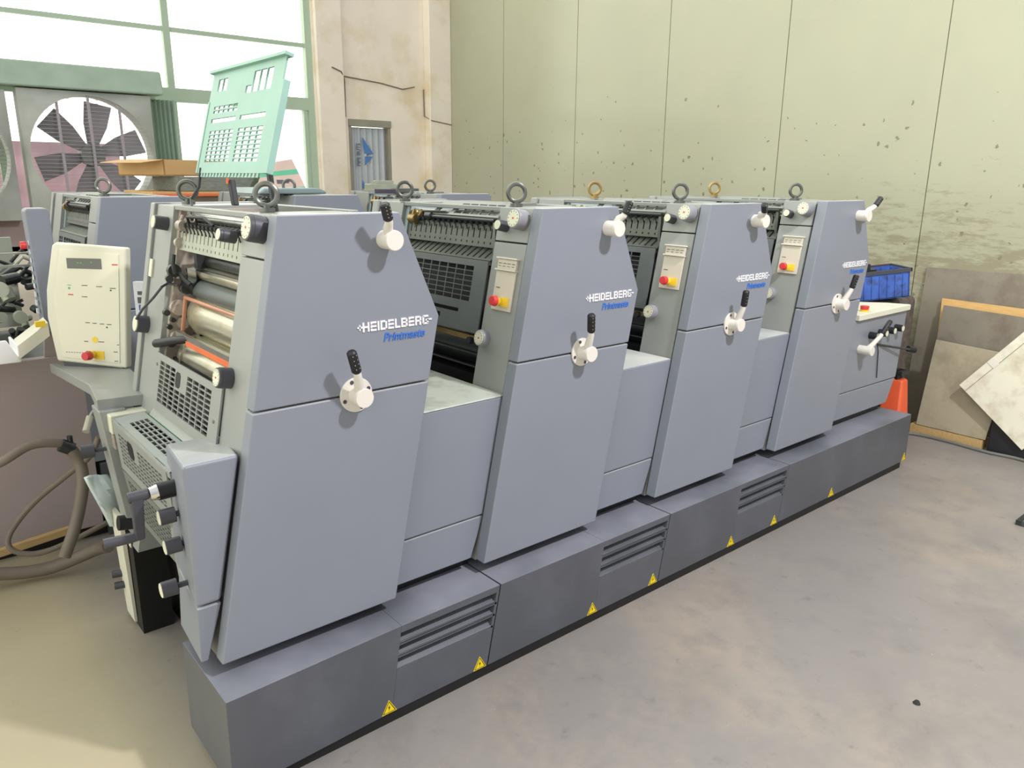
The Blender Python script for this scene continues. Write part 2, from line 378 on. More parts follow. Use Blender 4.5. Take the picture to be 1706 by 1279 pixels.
        # slotted strip under the comb
        sl = Vector((px_(1.575) + .075, 0, 1.578)) - Vector((px_(1.525), 0, 1.525)); 
        SM = frame((px_(1.525) - .002, 1.01, 1.525), (0, -1, 0), sl); xs = [0]
        for i in range(16): xs += [.02 + .039 * i, .02 + .039 * i + .011]
        xs.append(.655); mb = MB(SM).plate(xs, [0, .012, sl.length - .004, sl.length], lambda i, j: i % 2 == 1 and j == 1, .006)
        obj('slotted_strip', mb, M_combd, u, smooth=False)
        # grille guard
        GM = colM(.685, 1.245, 0.002); xs = [-.325, -.30]
        for i in range(9): xs += [-.30 + .0605 * i + .0555, -.30 + .0605 * (i + 1)]
        xs[-1] = .325; xs = xs[:2] + xs[2:]
        ys = [0, .035, .055, .07, .085, .12]
        for j in range(7): ys += [.12 + .0205 * j + .0175, .12 + .0205 * (j + 1)]
        ys[-1] = .287
        def hl(i, j):
            if j >= 5 and j % 2 == 1 and j < 18: return 1 <= i < 18 and i % 2 == 1
            if j == 3: return 1 <= i <= 15
            if j == 1: return 3 <= i < 13 and i % 2 == 1
            return False
        obj('grille_guard', MB(GM).plate(xs, ys, hl, .006).box(-.325, .325, 0, .006, -.03, 0), M_guard, u, smooth=False)
        obj('guard_backing', MB(GM).box(-.32, .32, .01, .275, -.11, -.06), M_void, u)  # black sheet added as the shade seen through the guard holes
        obj('guard_stay', MB().box(.268, .282, .375, .39, 1.50, 1.675), M_steel, u)
        b = MB().box(.21, .225, .36, 1.02, 1.200, 1.222); obj('lower_guard_bar', b, M_brass, u)
        obj('bar_end_knob', MB(colM(.395, 1.215, .0)).cyl((0, 0, 0), (0, 0, .02), .014, 16), M_black, u)
        # hatch cover under
        obj('sheet_guide_rods', MB().cyl((.2, .36, 1.15), (.2, 1.02, 1.15), .004, 8).cyl((.19, .36, 1.10), (.19, 1.02, 1.10), .004, 8), M_dark, u)
    # eyebolts
    eyebolt(u, .33, .32, M_bolt)
    if kind == 'first': eyebolt(u, .335, 1.07, M_bolt)
    return u
def knobs_for(u, kind):
    kb = M_knob if kind == 'first' else M_paleknob
    dial(u, colM(.20, 1.690, .0), .038 if kind != 'first' else .040, .052, body=kb)
    dial(u, colM(.295, 1.663, .0) if kind != 'first' else colM(.42, 1.658, 0), .021, .045 if kind != 'first' else .05, marks=False)
    dial(u, colM(.315 if kind != 'first' else .315, 1.236, .0), .033, .032 if kind != 'first' else .045, body=kb)
    if kind != 'first':
        # control strip with counter window and stop button
        M = colM(.245, 1.352, 0)
        cb = obj('control_strip', MB(M).box(-.058, .058, 0, .152, 0, .007), M_beige, u, bevel=.002)
        obj('counter_window', MB(M).box(-.052, .058, .158, .196, 0, .012), M_beige, cb, bevel=.002)
        obj('window_frame_lip', MB(M).box(-.058, .062, .196, .202, 0, .018).box(-.06, .06, .152, .158, 0, .016), M_white, cb)
        g = MB(M)
        for i in range(4): g.box(-.045 + .026 * i, -.026 + .026 * i, .178, .180, .012, .0128).box(-.045 + .026 * i, -.03 + .026 * i, .168, .1695, .012, .0128)
        g.box(-.045, -.022, .085, .0875, .007, .0078)
        obj('printed_marks', g, M_ink, cb)
        sb = obj('stop_button', MB(M).cyl((-.008, .034, .007), (-.008, .034, .030), .015, 20), M_yellow, cb)
        obj('button_head', MB(M).cyl((-.008, .034, .030), (-.008, .034, .050), .021, 24, .018), M_red, sb, bevel=.002)
        obj('button_backing', MB(M).box(.0, .042, .016, .052, .007, .009), M_yellow, cb)
names = ['near', 'second', 'third', 'far']
first = make_unit('first'); knobs_for(first, 'first')
mid = make_unit('middle'); rearsrc = copy_tree(mid)        # the rear press starts as a plain copy before side fittings go on
knobs_for(mid, 'middle')
units = [first, mid, copy_tree(mid), copy_tree(mid)]
B0 = Vector((.3, .25, .40))
lab = ['grey printing unit nearest the camera, guards open and rollers bare',
       'grey printing unit next after the open one, stop button on column',
       'grey printing unit between the second tower and the last tower',
       'grey printing unit farthest from camera, beside the white-topped feeder desk']
angL = [-.31, .0, .12, .50]; angU = [-.52, .30, -.36, .98]
xu = [(.4816, .6006)] * 4
for i, u in enumerate(units):
    u.location = B0 + Vector((i, 0, 0)); u['label'] = lab[i]; u['group'] = 'towers of the front printing press'
for i, u in enumerate(units):
    OFF[u.name] = B0                                          # fittings are modelled in the unit's own frame
    hl = lever(u, .479, 1.180, [-.30, -.18, -.06, .20][i], prot=.062, L=.15); hu = lever(u, .602, 1.657, [-.38, .30, -.62, .62][i], flange=False, prot=.066, L=[.108, .096, .088, .108][i])
    logo(u)
for i, (dx, dy, m) in enumerate([(.29, 1.06, M_bolt), (.52, 1.06, M_brass), (.617, 1.06, M_brass)]):
    eyebolt(units[i + 1], dx, dy, m)

# ------------------------------------------------------------------ plinth covers
def plinth(i, x0, x1, label):
    t = thing('plinth_cover', label, 'machine plinth', ((x0 + x1) / 2, .3, 0), 'plinth covers under the front press')
    g = .003
    b = x0 if i == 0 else x0 - .065; 
    yb = .37
    # front board: vertical ends lean a little at the seams
    mb = MB()
    zt, zb = .365, .045
    xs0t, xs1t = (x0 if i else -.047) + g, x1 - g
    xs0b = (x0 - .050 if i == 0 else x0 - .065) + g; xs1b = (x1 - .065 if i < 3 else x1 + .01) - g
    Lv = i < 3
    top = [(xs0t, 0), (xs1t, 0), (xs1t, yb), (xs0t, yb)]
    yf0 = -.02 if i == 0 else 0
    if not Lv:
        mb.hull8([(xs0b, 0, zb), (xs1b, 0, zb), (xs1b, yb, zb), (xs0b, yb, zb)], [(x, y, zt) for x, y in top])
    else:
        # leave the louvre field open: build left block, rim strips
        f0, f1 = .565, .985
        xl = lambda s, z: (xs0b + (xs0t - xs0b) * (z - zb) / (zt - zb)) if s == 0 else (x0 + f0 + (-.05) * (1 - (z - zb) / (zt - zb)) if s == 1 else xs1b + (xs1t - xs1b) * (z - zb) / (zt - zb))
        def blk(s0, s1, z0, z1, ya=0, ybk=yb):
            mb.hull8([(xl(s0, z0), ya if s0 else ya + yf0, z0), (xl(s1, z0), ya, z0), (xl(s1, z0), ybk, z0), (xl(s0, z0), ybk, z0)],
                     [(xl(s0, z1), ya if s0 else ya + yf0, z1), (xl(s1, z1), ya, z1), (xl(s1, z1), ybk, z1), (xl(s0, z1), ybk, z1)])
        blk(0, 1, zb, zt); 
        zz = [zb, .205, .225, .250, .270, .295, .315, .345, zt]
        blk(1, 2, zb, .200)
        blk(1, 2, .338, zt)
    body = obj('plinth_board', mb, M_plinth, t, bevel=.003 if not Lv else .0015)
    if Lv:
        xr = lambda z: xs1b + (xs1t - xs1b) * (z - zb) / (zt - zb) - .012; xq = lambda z: x0 + f0 - .05 * (1 - (z - zb) / (zt - zb)) 
        bk = MB(); bk.box(xq(.2) - .01, xr(.338), .045, yb - .01, .202, .336); obj('louvre_recess', bk, M_void, t)
        sl = MB()
        for k in range(3):
            z1 = .338 - .046 * k; z0 = z1 - .046
            # slat: slopes inward at its top
            a0, a1 = xq(z0), xr(z1)
            sl.hull8([(a0, .0, z0), (a1, .0, z0), (a1, .004, z0), (a0, .004, z0)], [(a0, .0, z0 + .008), (a1, .0, z0 + .008), (a1, .004, z0 + .008), (a0, .004, z0 + .008)])
            sl.hull8([(a0, .002, z0 + .004), (a1, .002, z0 + .004), (a1, .008, z0 + .002), (a0, .008, z0 + .002)], [(a0, .040, z0 + .030), (a1, .040, z0 + .030), (a1, .046, z0 + .026), (a0, .046, z0 + .026)])
            sl.hull8([(xr(z0) , .0, z0), (xr(z0) + .012, .0, z0), (xr(z0) + .012, .03, z0), (xr(z0), .03, z0)], [(xr(z1), .0, z1), (xr(z1) + .012, .0, z1), (xr(z1) + .012, .03, z1), (xr(z1), .03, z1)])
            
        for k in (1, 2):
            z1 = .338 - .046 * k
            sl.hull8([(xq(z1), 0, z1 + .006), (xr(z1), 0, z1 + .006), (xr(z1), .003, z1 + .006), (xq(z1), .003, z1 + .006)], [(xq(z1), 0, z1 + .016), (xr(z1), 0, z1 + .016), (xr(z1), .003, z1 + .016), (xq(z1), .003, z1 + .016)])
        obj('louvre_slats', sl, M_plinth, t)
    obj('kick_strip', MB().box(x0 - (.03 if i == 0 else .0), x1 - (.0 if i < 3 else .05), .008, .36, 0, .05), M_void, t)
    if i < 3: obj('rear_skirt', MB().box(x0 + (.15 if i == 0 else .0), x1, .42, 1.29, 0, .40), M_void, t)
    else: obj('rear_skirt', MB().box(x0, x1 - .1, .42, 1.29, 0, .40), M_void, t)
    def sign(x, z=.048, s=.030):
        M = sideM(x, 0, z)
        sg = obj('warning_sign', MB(M).prism([(-s, 0), (s, 0), (0, s * 1.75)], 'z', 0, .0015), M_warn, t)
        e = MB(M)
        q = [(-s * .86, s * .1), (s * .86, s * .1), (0, s * 1.6)]; q2 = [(-s * .72, s * .17), (s * .72, s * .17), (0, s * 1.46)]
        for a in range(3):
            b_ = (a + 1) % 3; e.add([(q[a][0], q[a][1], .002), (q[b_][0], q[b_][1], .002), (q2[b_][0], q2[b_][1], .002), (q2[a][0], q2[a][1], .002)], [(0, 1, 2, 3)])
        e.add([(p[0] * s, p[1] * s, .002) for p in ((.06, 1.1), (-.16, .68), (-.02, .70), (-.1, .3), (.16, .8), (.02, .78))], [(0, 1, 2, 3, 4, 5)])
        obj('bolt_symbol', e, M_ink, sg, smooth=False)
    if i < 3: sign(x0 + .503 + (0 if i else .0)); sign(x0 + .898)
    else: sign(x0 + .503); sign(x1 - .025, .05)
    return t
plinth(0, 0.0, 1.0, 'dark grey plinth cover at the near end under the open unit')
plinth(1, 1.0, 2.0, 'dark grey louvred plinth cover second along, paint chips near its seam')
plinth(2, 2.0, 3.0, 'dark grey louvred plinth cover third along, before the unlouvred one')
plinth(3, 3.0, 4.475, 'long dark grey plinth cover without louvres at the far end')

# ------------------------------------------------------------------ covers between the towers
cl_ = ['pale grey box cover between the open unit and the second tower',
       'grey box cover between the second and third towers',
       'grey box cover between the third tower and the last one']
for i in range(3):
    t = thing('connecting_cover', cl_[i], 'machine cover', (i + .85, .3, .4), 'box covers between the towers')
    obj('cover_top', MB().prism([(i + .638, .588), (i + 1.035, .588), (i + 1.133, 1.047), (i + .733, 1.047)], 'y', .151, 1.03), M_side, t, bevel=.008, seg=3)
    obj('cover_skirt', MB().prism([(i + .604, .42), (i + .975, .42), (i + 1.035, .583), (i + .637, .583)], 'y', .153, 1.03), M_side, t, bevel=.004)
    if i == 0: obj('cover_lid', MB().hull8([(.74, .149, 1.047), (1.13, .149, 1.047), (1.13, 1.03, 1.047), (.74, 1.03, 1.047)], [(.74, .152, 1.052), (1.13, .152, 1.052), (1.13, 1.03, 1.052), (.74, 1.03, 1.052)]), mat('smudged_pale_lid', (186, 192, 180), .35, var=.05, dirt=(112, 116, 112), dscale=7, damt=.7), t)  # pale lid colour includes light falling on the top; smudges are dirt
    obj('cover_sill', MB().box(i + .60, i + 1.0, .21, .95, .366, .42), M_void, t)

# ------------------------------------------------------------------ feeder end (far)
t = thing('feeder_unit', 'grey feeder end with sloping lever and four black knobs', 'printing press feeder', (4.1, .4, .38))
obj('side_cover', MB().prism([(3.66, .588), (4.52, .578), (4.555, 1.025), (3.72, 1.025)], 'y', .155, .9), M_side, t, bevel=.006)
obj('skirt_cover', MB().prism([(3.62, .42), (4.43, .415), (4.515, .572), (3.64, .583)], 'y', .158, .9), M_side, t, bevel=.004)
obj('base_sill', MB().box(3.55, 4.42, .2, .95, .366, .42), M_void, t)
dk = obj('desk_top', MB().prism([(3.87, .135), (4.555, .135), (4.50, .27), (4.33, .46), (3.87, .46)], 'z', 1.028, 1.066), M_cream, t, bevel=.006)
sb = obj('stop_button', MB().cyl((4.03, .19, 1.066), (4.03, .19, 1.078), .026, 20), M_yellow, t)
obj('button_head', MB().cyl((4.03, .19, 1.078), (4.03, .19, 1.10), .024, 24, .027), M_red, sb, bevel=.002)
obj('upper_knob', MB(sideM(3.93, .4, 1.16)).cyl((0, 0, 0), (0, 0, .05), .02, 20), M_black, t)
lv = lever(t, 3.95, .845, .66, flange=False, yf=.155, L=.2, prot=.085, r=.030)
for i, x in enumerate((4.03, 4.15, 4.26, 4.37)):
    dial(t, sideM(x + .04, .155, .918 + .003 * i), .022, .05, name='black_knob', body=M_black, marks=False)
r = obj('crank_rod', MB().tube([(4.19, .155, .842), (4.35, .13, .81), (4.56, .10, .77)], .007, 10), M_dark, t)
obj('rod_end', MB().cyl((4.55, .115, .775), (4.60, .09, .762), .02, 16), M_black, r)
obj('cover_cable', MB().tube([(4.17, .150, .86), (4.20, .149, .80), (4.23, .150, .62)], .003, 6), M_dark, t)
obj('feeder_frame', MB().prism([(3.7, 1.03), (4.0, 1.03), (3.9, 1.22), (3.74, 1.35)], 'y', .5, .95), M_dark, t)

# ------------------------------------------------------------------ delivery end (near)
t = thing('delivery_unit', 'grey delivery end with grilled covers, crank and rounded guard box', 'printing press delivery', (.0, .6, .4))
# guard box near corner
gb = [(-.052, .132), (.118, .132), (.14, .50), (.0, .50)]
def lerp(a, b, k): return tuple(x + (y - x) * k for x, y in zip(a, b))
bm = MB().hull8([(-.050, .14, .60), (.022, .14, .60), (.06, .47, .60), (-.01, .47, .60)], [(-.052, .132, 1.052), (.112, .132, 1.052), (.19, .50, 1.0), (.012, .52, 1.0)])
gbx = obj('guard_box', bm, M_side, t, bevel=.012, seg=3)
bm = MB().hull8([(-.052, .15, .41), (-.030, .15, .41), (-.02, .40, .41), (-.035, .40, .41)], [(-.050, .14, .595), (.022, .14, .595), (.06, .44, .595), (-.012, .44, .595)])
obj('guard_box_foot', bm, M_side, t, bevel=.004)
obj('inner_apron', MB().hull8([(-.02, .36, .41), (.0, .36, .41), (.05, .52, .62), (.0, .52, .62)], [(-.01, .36, .80), (.03, .36, .80), (.05, .53, .80), (.0, .53, .80)]), M_front, t)
def grid_breaks(a, b, n, bar):
    c = (b - a) / n; r = [a]
    for i in range(n): r += [a + c * i + bar, a + c * (i + 1)]
    return r
# upper grille plate on the sloping front
M = colM(1.035, .985, .004); xs = [0, .045]; nx = 9
xs += grid_breaks(.045, .585, 9, .010)[1:]; xs += [.685]; ys = [0, .018]; ys += grid_breaks(.018, .15, 8, .004)[1:]; ys += [.165]
def hu(i, j):
    if not (2 <= i < 20 and 2 <= j < 18): return False
    if i % 2 == 1 or j % 2 == 0 and False: return False
    if j % 2 == 1: pass
    return True
def cells(xs, ys, x0, x1, y0, y1, i, j, px, py): return False
xg = grid_breaks(.05, .60, 9, .007); yg = grid_breaks(.032, .190, 9, .0035)
X = [0] + xg + [.685]; Y = [0] + yg + [.215]
def hole_u(i, j):
    if i == 0 or j == 0 or i >= len(X) - 2 or j >= len(Y) - 2: return False
    if i % 2 == 1 or j % 2 == 1: return False
    c, r_ = i // 2 - 1, j // 2 - 1
    return not (r_ >= 5 and 3 <= c <= 4)
gp = obj('upper_grille', MB(M).plate(X, Y, hole_u, .006).box(0, .685, 0, .006, -.05, 0), M_front, t, smooth=False)
obj('opening_patch', MB(M).prism([(.245, .140), (.255, .130), (.285, .130), (.295, .140), (.295, .175), (.285, .185), (.255, .185), (.245, .175)], 'z', .005, .0075), M_void, gp)  # black patch on solid plate, painted as the shade of a hole
for a, b in ((.022, .17), (.648, .10)): obj('screw', MB(M).cyl((a, b, .005), (a, b, .01), .006, 12), M_steel, gp)
obj('grille_backing', MB(M).box(.01, .67, .01, .20, -.1, -.05), M_void, t)  # black sheet painted as the dark behind the grille cells
# ledge and lower cover
obj('ledge_plate', MB().hull8([(.10, .37, .94), (.16, .37, .94), (.16, 1.045, .94), (.10, 1.045, .94)], [(.10, .37, .952), (.128, .37, .985), (.128, 1.045, .985), (.10, 1.045, .952)]), M_front, t)
M = frame((-.012, 1.105, .938), (0, -1, 0), (.11, 0, .012)); W = .70
X = [0] + grid_breaks(.10, .64, 10, .007) + [W]; Y = [0] + grid_breaks(.028, .096, 4, .004) + [.11]
obj('top_grille_cover', MB(M).plate(X, Y, lambda i, j: 0 < i < len(X) - 2 and 0 < j < len(Y) - 2 and i % 2 == 0 and j % 2 == 0, .005).box(0, W, -.003, .005, -.02, .005), M_boxtop, t, smooth=False)
obj('cover_interior', MB().box(.035, .13, .40, 1.09, .56, .91), M_void, t)
obj('green_slot', MB(M).box(.05, .66, .112, .118, -.004, .004), mat('green_felt', (40, 110, 80), .8), t)
for nm, z1, z0, x1, x0, ins in (('front_grille', .933, .745, -.012, .0, 0), ('lower_front_grille', .740, .535, .0, .028, 0)):
    up = (x1 - x0, 0, z1 - z0); h = Vector(up).length
    M = frame((x0, 1.10, z0), (0, -1, 0), up)
    X = [0] + grid_breaks(.05, .60, 13, .006) + [.66]; Y = [0] + grid_breaks(.03, h - .03, 8, .0045) + [h]
    nY = len(Y)
    def hf(i, j, X=X, Y=Y, up_=(nm == 'front_grille')):
        if not (0 < i < len(X) - 2 and 0 < j < len(Y) - 2 and i % 2 == 0 and j % 2 == 0): return False
        c, r_ = i // 2 - 1, j // 2 - 1
        if up_ and 3 <= c <= 5 and r_ >= 4: return False
        return True
    g = obj(nm, MB(M).plate(X, Y, hf, .005), M_front if 'lower' not in nm else M_frontd, t, smooth=False)
    if nm == 'front_grille':
        obj('opening_patch', MB(M).prism([(.18, .115), (.195, .10), (.24, .10), (.255, .115), (.255, .15), (.24, .165), (.195, .165), (.18, .15)], 'z', .0045, .0065), M_void, g)  # flat black patch, hole shade put into the colour
# crank
cr = obj('crank_handle', MB().cyl((.0, .33, .918), (-.072, .335, .915), .027, 24), M_black, t)
obj('crank_collar', MB().cyl((-.072, .335, .915), (-.095, .337, .913), .025, 20, .020), M_chrome, cr)
obj('crank_arm', MB().cyl((-.095, .345, .913), (-.155, .35, .91), .017, 18).hull8([(-.148, .333, .775), (-.122, .333, .775), (-.122, .36, .775), (-.148, .36, .775)], [(-.148, .333, .908), (-.113, .333, .908), (-.113, .36, .908), (-.148, .36, .908)]), M_knob, cr, bevel=.004)
obj('crank_grip', MB().tube([(-.125, .345, .785), (-.16, .35, .783), (-.232, .36, .781)], .016, 16, rs=[.013, .0155, .0165]), M_knob, cr)
for (x, y, z, rr) in ((-.022, .28, .855, .024), (-.02, .26, .765, .024), (-.045, .26, .63, .025)):
    k = obj('adjusting_knob', MB().cyl((x + .03, y, z), (x - .02, y + .004, z - .003), .009, 12).cyl((x - .02, y + .004, z - .003), (x - .065, y + .01, z - .006), rr, 22), M_knob, t, bevel=.002)
    obj('knob_face', MB().cyl((x - .065, y + .01, z - .006), (x - .0675, y + .01, z - .006), rr * .9, 22), M_dial, k)
# far side support, cable guide and foot
obj('support_arm', MB().hull8([(-.005, 1.13, .50), (.035, 1.13, .50), (.035, 1.24, .50), (-.005, 1.24, .50)], [(-.045, 1.17, .96), (.05, 1.17, .96), (.05, 1.30, .96), (-.045, 1.30, .96)]), M_front, t, bevel=.004)
obj('arm_foot_cap', MB().cyl((-.035, 1.15, .50), (.03, 1.15, .49), .03, 18), M_black, t)
obj('support_knob', MB().cyl((-.03, 1.2, .80), (-.075, 1.21, .80), .008, 12).cyl((-.07, 1.21, .80), (-.115, 1.22, .80), .028, 20), M_knob, t)
obj('shelf', MB().prism([(-.042, 1.205), (.165, 1.18), (.20, 1.69), (-.066, 2.0), (-.012, 1.475)], 'z', .955, 1.0), M_front, t, bevel=.004)
obj('shelf_tray', MB().box(-.02, .15, 1.12, 1.20, .875, .95), M_cream, t, bevel=.006)
obj('bolted_bracket', MB().box(-.015, .15, 1.115, 1.19, .815, .872), M_inner, t)
pd = obj('pedestal', MB().box(.0, .12, 1.12, 1.32, 0, .44), M_void, t)
obj('pedestal_side', MB().hull8([(-.012, 1.20, .02), (-.002, 1.20, .02), (-.002, 1.32, .02), (-.012, 1.32, .02)], [(-.022, 1.20, .50), (-.004, 1.20, .50), (-.004, 1.34, .50), (-.022, 1.34, .50)]), M_cream, t)
obj('maker_plate', MB().box(-.003, .0, 1.14, 1.17, .385, .425), M_cream, t)
obj('switch_pair', MB().cyl((-.01, 1.32, .20), (-.05, 1.33, .20), .016, 12).cyl((-.01, 1.30, .155), (-.05, 1.31, .155), .016, 12), M_knob, t)

# extras on the open unit: raised guard, springs, copper frame
u = first; OFF[u.name] = B0
rg_o = Vector((.38, 1.07, 1.85)); up = Vector((.10, 0, .355)); M = frame(rg_o, (0, -1, 0), up); Hh = up.length
X = [0, .06]; X += grid_breaks(.06, .30, 5, .006)[1:]; X += [.34]; X += grid_breaks(.34, .56, 4, .006)[1:]; X += [.645]
Y = [0, .035] + grid_breaks(.035, .155, 8, .005)[1:] + [.185, .20, .215] + grid_breaks(.215, .245, 2, .005)[1:] + [.275, .30, .345, Hh]
def hr(i, j):
    x = (X[i] + X[i + 1]) / 2; y = (Y[j] + Y[j + 1]) / 2; wx = X[i + 1] - X[i]; wy = Y[j + 1] - Y[j]
    ing = .06 < x < .30 or .34 < x < .56
    if .035 < y < .155: return ing and wx > .008 and wy > .006
    if .185 < y < .20: return ing
    if .215 < y < .245: return .08 < x < .30 and wx > .008 and wy > .006
    if .275 < y < .30: return .34 < x < .56 and wx > .008
    if .30 < y < .345: return (.06 < x < .16 or .38 < x < .56) and wx > .008
    return False
rg = obj('raised_guard', MB(M).plate(X, Y, hr, .006).box(-.012, .66, Hh, Hh + .01, -.01, .02).box(-.004, .012, 0, Hh * .72, -.012, .008).box(.633, .662, 0, Hh * .80, -.014, .008), M_green, u, smooth=False)
tb = MB(M)
for i in range(18): tb.box(.05 + .031 * i, .065 + .031 * i, -.014, 0, 0, .005)
obj('guard_teeth', tb, M_green, rg, smooth=False)
obj('guard_arm', MB().tube([(.38, 1.03, 1.87), (.365, 1.03, 1.80), (.33, 1.02, 1.755), (.30, .93, 1.70), (.285, .89, 1.69)], .006, 8), M_dark, rg)
obj('guard_arm', MB().tube([(.40, .45, 1.86), (.40, .44, 1.80), (.40, .42, 1.72)], .011, 8), M_dark, rg)
gh = obj('guard_grip', MB().hull8([(.40, .78, 1.74), (.42, .78, 1.74), (.42, .81, 1.74), (.40, .81, 1.74)], [(.40, .80, 1.83), (.42, .80, 1.83), (.42, .83, 1.83), (.40, .83, 1.83)]), M_black, u, bevel=.004)
obj('orange_cap', MB().box(.395, .40, .81, .825, 1.815, 1.835), M_orange, gh)
obj('roller_arms', MB().box(.30, .35, .93, .96, 1.50, 1.57).cyl((.28, .975, 1.465), (.30, 1.0, 1.43), .03, 16).cyl((.27, .98, 1.43), (.27, 1.02, 1.43), .02, 16).tube([(.245, 1.0, 1.505), (.26, .98, 1.47), (.275, .95, 1.45)], .009, 8), M_dark, u)
obj('roller_cradle', MB().box(.285, .295, .40, .97, 1.505, 1.513).box(.27, .30, .955, .97, 1.45, 1.51), M_chrome, u)
obj('copper_frame', MB().tube([(.255, .38, 1.402), (.255, .96, 1.402), (.232, .955, 1.28)], .0075, 10), M_copper, u)
obj('guide_bar', MB().box(.20, .215, .36, .935, 1.262, 1.285), M_steel, u)
obj('orange_strip', MB().box(.197, .205, .36, .82, 1.248, 1.266), M_orange, u)
hp = obj('impression_handle', MB().tube([(.225, .80, 1.272), (.20, .84, 1.268), (.182, .90, 1.258), (.160, 1.06, 1.222)], .014, 14, rs=[.010, .014, .016, .016]), M_black, u)
for (x, y, z, rr) in ((.24, 1.0, 1.36, .03), (.25, 1.0, 1.30, .022), (.195, 1.0, 1.345, .012), (.20, 1.0, 1.29, .010), (.215, 1.0, 1.315, .009), (.23, 1.0, 1.245, .03), (.20, 1.0, 1.23, .018), (.27, 1.0, 1.60, .02)):
    obj('frame_boss', MB().cyl((x, 1.02, z), (x, .998, z), rr, 18), M_dark if rr < .02 else M_inner, u)
ck = obj('spring_latch', MB().cyl((.235, .985, 1.50), (.235, 1.01, 1.50), .024, 16).tube([(.235, .98, 1.56), (.228, .975, 1.53), (.232, .98, 1.49)], .008, 8).cyl((.215, .99, 1.47), (.22, 1.02, 1.47), .014, 12), M_dark, u)
# far column fittings
fk = obj('far_column_knob', MB(colM(1.22, 1.27)).cyl((0, 0, 0), (0, 0, .045), .034, 24), M_knob, u, bevel=.002)
obj('knob_face', MB(colM(1.22, 1.27)).cyl((0, 0, .045), (0, 0, .048), .030, 24), M_dial, fk)
obj('knob_cable', MB().tube([(.135, 1.20, 1.30), (.150, 1.15, 1.345), (.172, 1.072, 1.395), (.190, 1.01, 1.442), (.215, 1.02, 1.452), (.243, .995, 1.445)], .005, 8), M_knob, fk)
fk = obj('far_column_knob', MB(colM(1.10, 1.665)).cyl((0, 0, 0), (0, 0, .05), .026, 24), M_knob, u, bevel=.002)
obj('knob_face', MB(colM(1.10, 1.665)).cyl((0, 0, .05), (0, 0, .053), .023, 24), M_dial, fk)
obj('rocker_switch', MB(colM(1.235, 1.455)).box(-.018, .018, 0, .07, 0, .008), M_cream, u, bevel=.002)

# ------------------------------------------------------------------ control console
A = Vector((.166, 1.683, 1.003)); ex = Vector((.213, -.237, 0)).normalized()
M = frame(A, ex, (.045, .03, 1))
M.translation = A
t = thing('control_console', 'cream control console with red stop button on the grey shelf', 'control panel', (A.x, A.y, 1.001))
poly = [(-.305, .012), (.0, 0), (.015, .20), (.075, .53), (-.255, .555), (-.30, .545), (-.335, .36), (-.338, .20)]
poly = [(-.318, .02), (-.01, 0), (.025, .0), (.07, .535), (-.265, .552), (-.285, .54), (-.335, .34), (-.345, .22)]
body = obj('console_case', MB(M).prism(poly, 'z', -.04, .0), M_cream, t, bevel=.010, seg=3)
face = [(-.285, .04), (-.005, .022), (.035, .505), (-.245, .525), (-.30, .3)]
obj('console_face', MB(M).prism(face, 'z', -.001, .003), mat('console_membrane', (226, 223, 204), .5, var=.01), body, bevel=.001)
dsp = obj('display', MB(M).box(-.215, -.05, .44, .485, .003, .005), mat('display_grey', (96, 100, 92), .3, var=.02), body)
g = MB(M)
for a, b in ((-.165, .462), (-.15, .462), (-.10, .466)): g.box(a, a + .008, b, b + .006, .005, .0056)
em = mat('display_green', (110, 160, 90), .4, var=.01); obj('display_digits', g, em, dsp)
g = MB(M); rd = MB(M); gn = MB(M)
for a, b, w_ in ((-.155, .365, .028), (-.085, .362, .028), (-.02, .356, .028), (-.16, .315, .028), (-.155, .20, .022), (-.12, .198, .02), (-.085, .196, .022), (-.05, .195, .022),
                 (-.17, .115, .02), (-.10, .115, .028), (-.17, .045, .03) if 0 else (-.165, .05 + .02, .022), (-.03, .0 + .03, .018), (-.03, .072, .02), (-.01, .105, .01)):
    g.box(a, a + w_, b, b + .0028, .003, .0036)
for a, b in ((-.055, .18), (-.02, .345), (-.115, .05)): g.box(a, a + .007, b, b + .006, .003, .0036)
rd.box(.0, .028, .458, .463, .003, .0038).box(-.225, -.20, .322, .327, .003, .0038)
gn.box(-.225, -.205, .365, .368, .003, .0036).box(-.222, -.212, .348, .358, .003, .0036)
obj('printed_symbols', g, M_ink, body); obj('red_symbols', rd, M_red, body); obj('green_symbols', gn, mat('green_print', (120, 170, 150), .5), body)
obj('yellow_symbol', MB(M).cyl((-.115, .125, .003), (-.115, .125, .004), .014, 20).box(-.13, -.105, .028, .03, .003, .0036), M_yellow, body)
g = MB(M); [g.box(-.265 + .013 * i, -.258 + .013 * i, .062, .066, .003, .0038) for i in range(8)]
obj('maker_strip', g, mat('violet_print', (150, 140, 190), .5), body)
sb = obj('stop_button', MB(M).cyl((-.13, .058, .003), (-.13, .058, .03), .016, 20), M_yellow, body)
obj('button_head', MB(M).cyl((-.13, .058, .03), (-.13, .058, .062), .021, 24, .018), M_red, sb, bevel=.003)
obj('button_backing', MB(M).box(-.125, -.077, .036, .074, .003, .005), M_yellow, body)
obj('base_bracket', MB(M).box(-.29, .0, -.006, .02, -.05, -.006), M_knob, body)
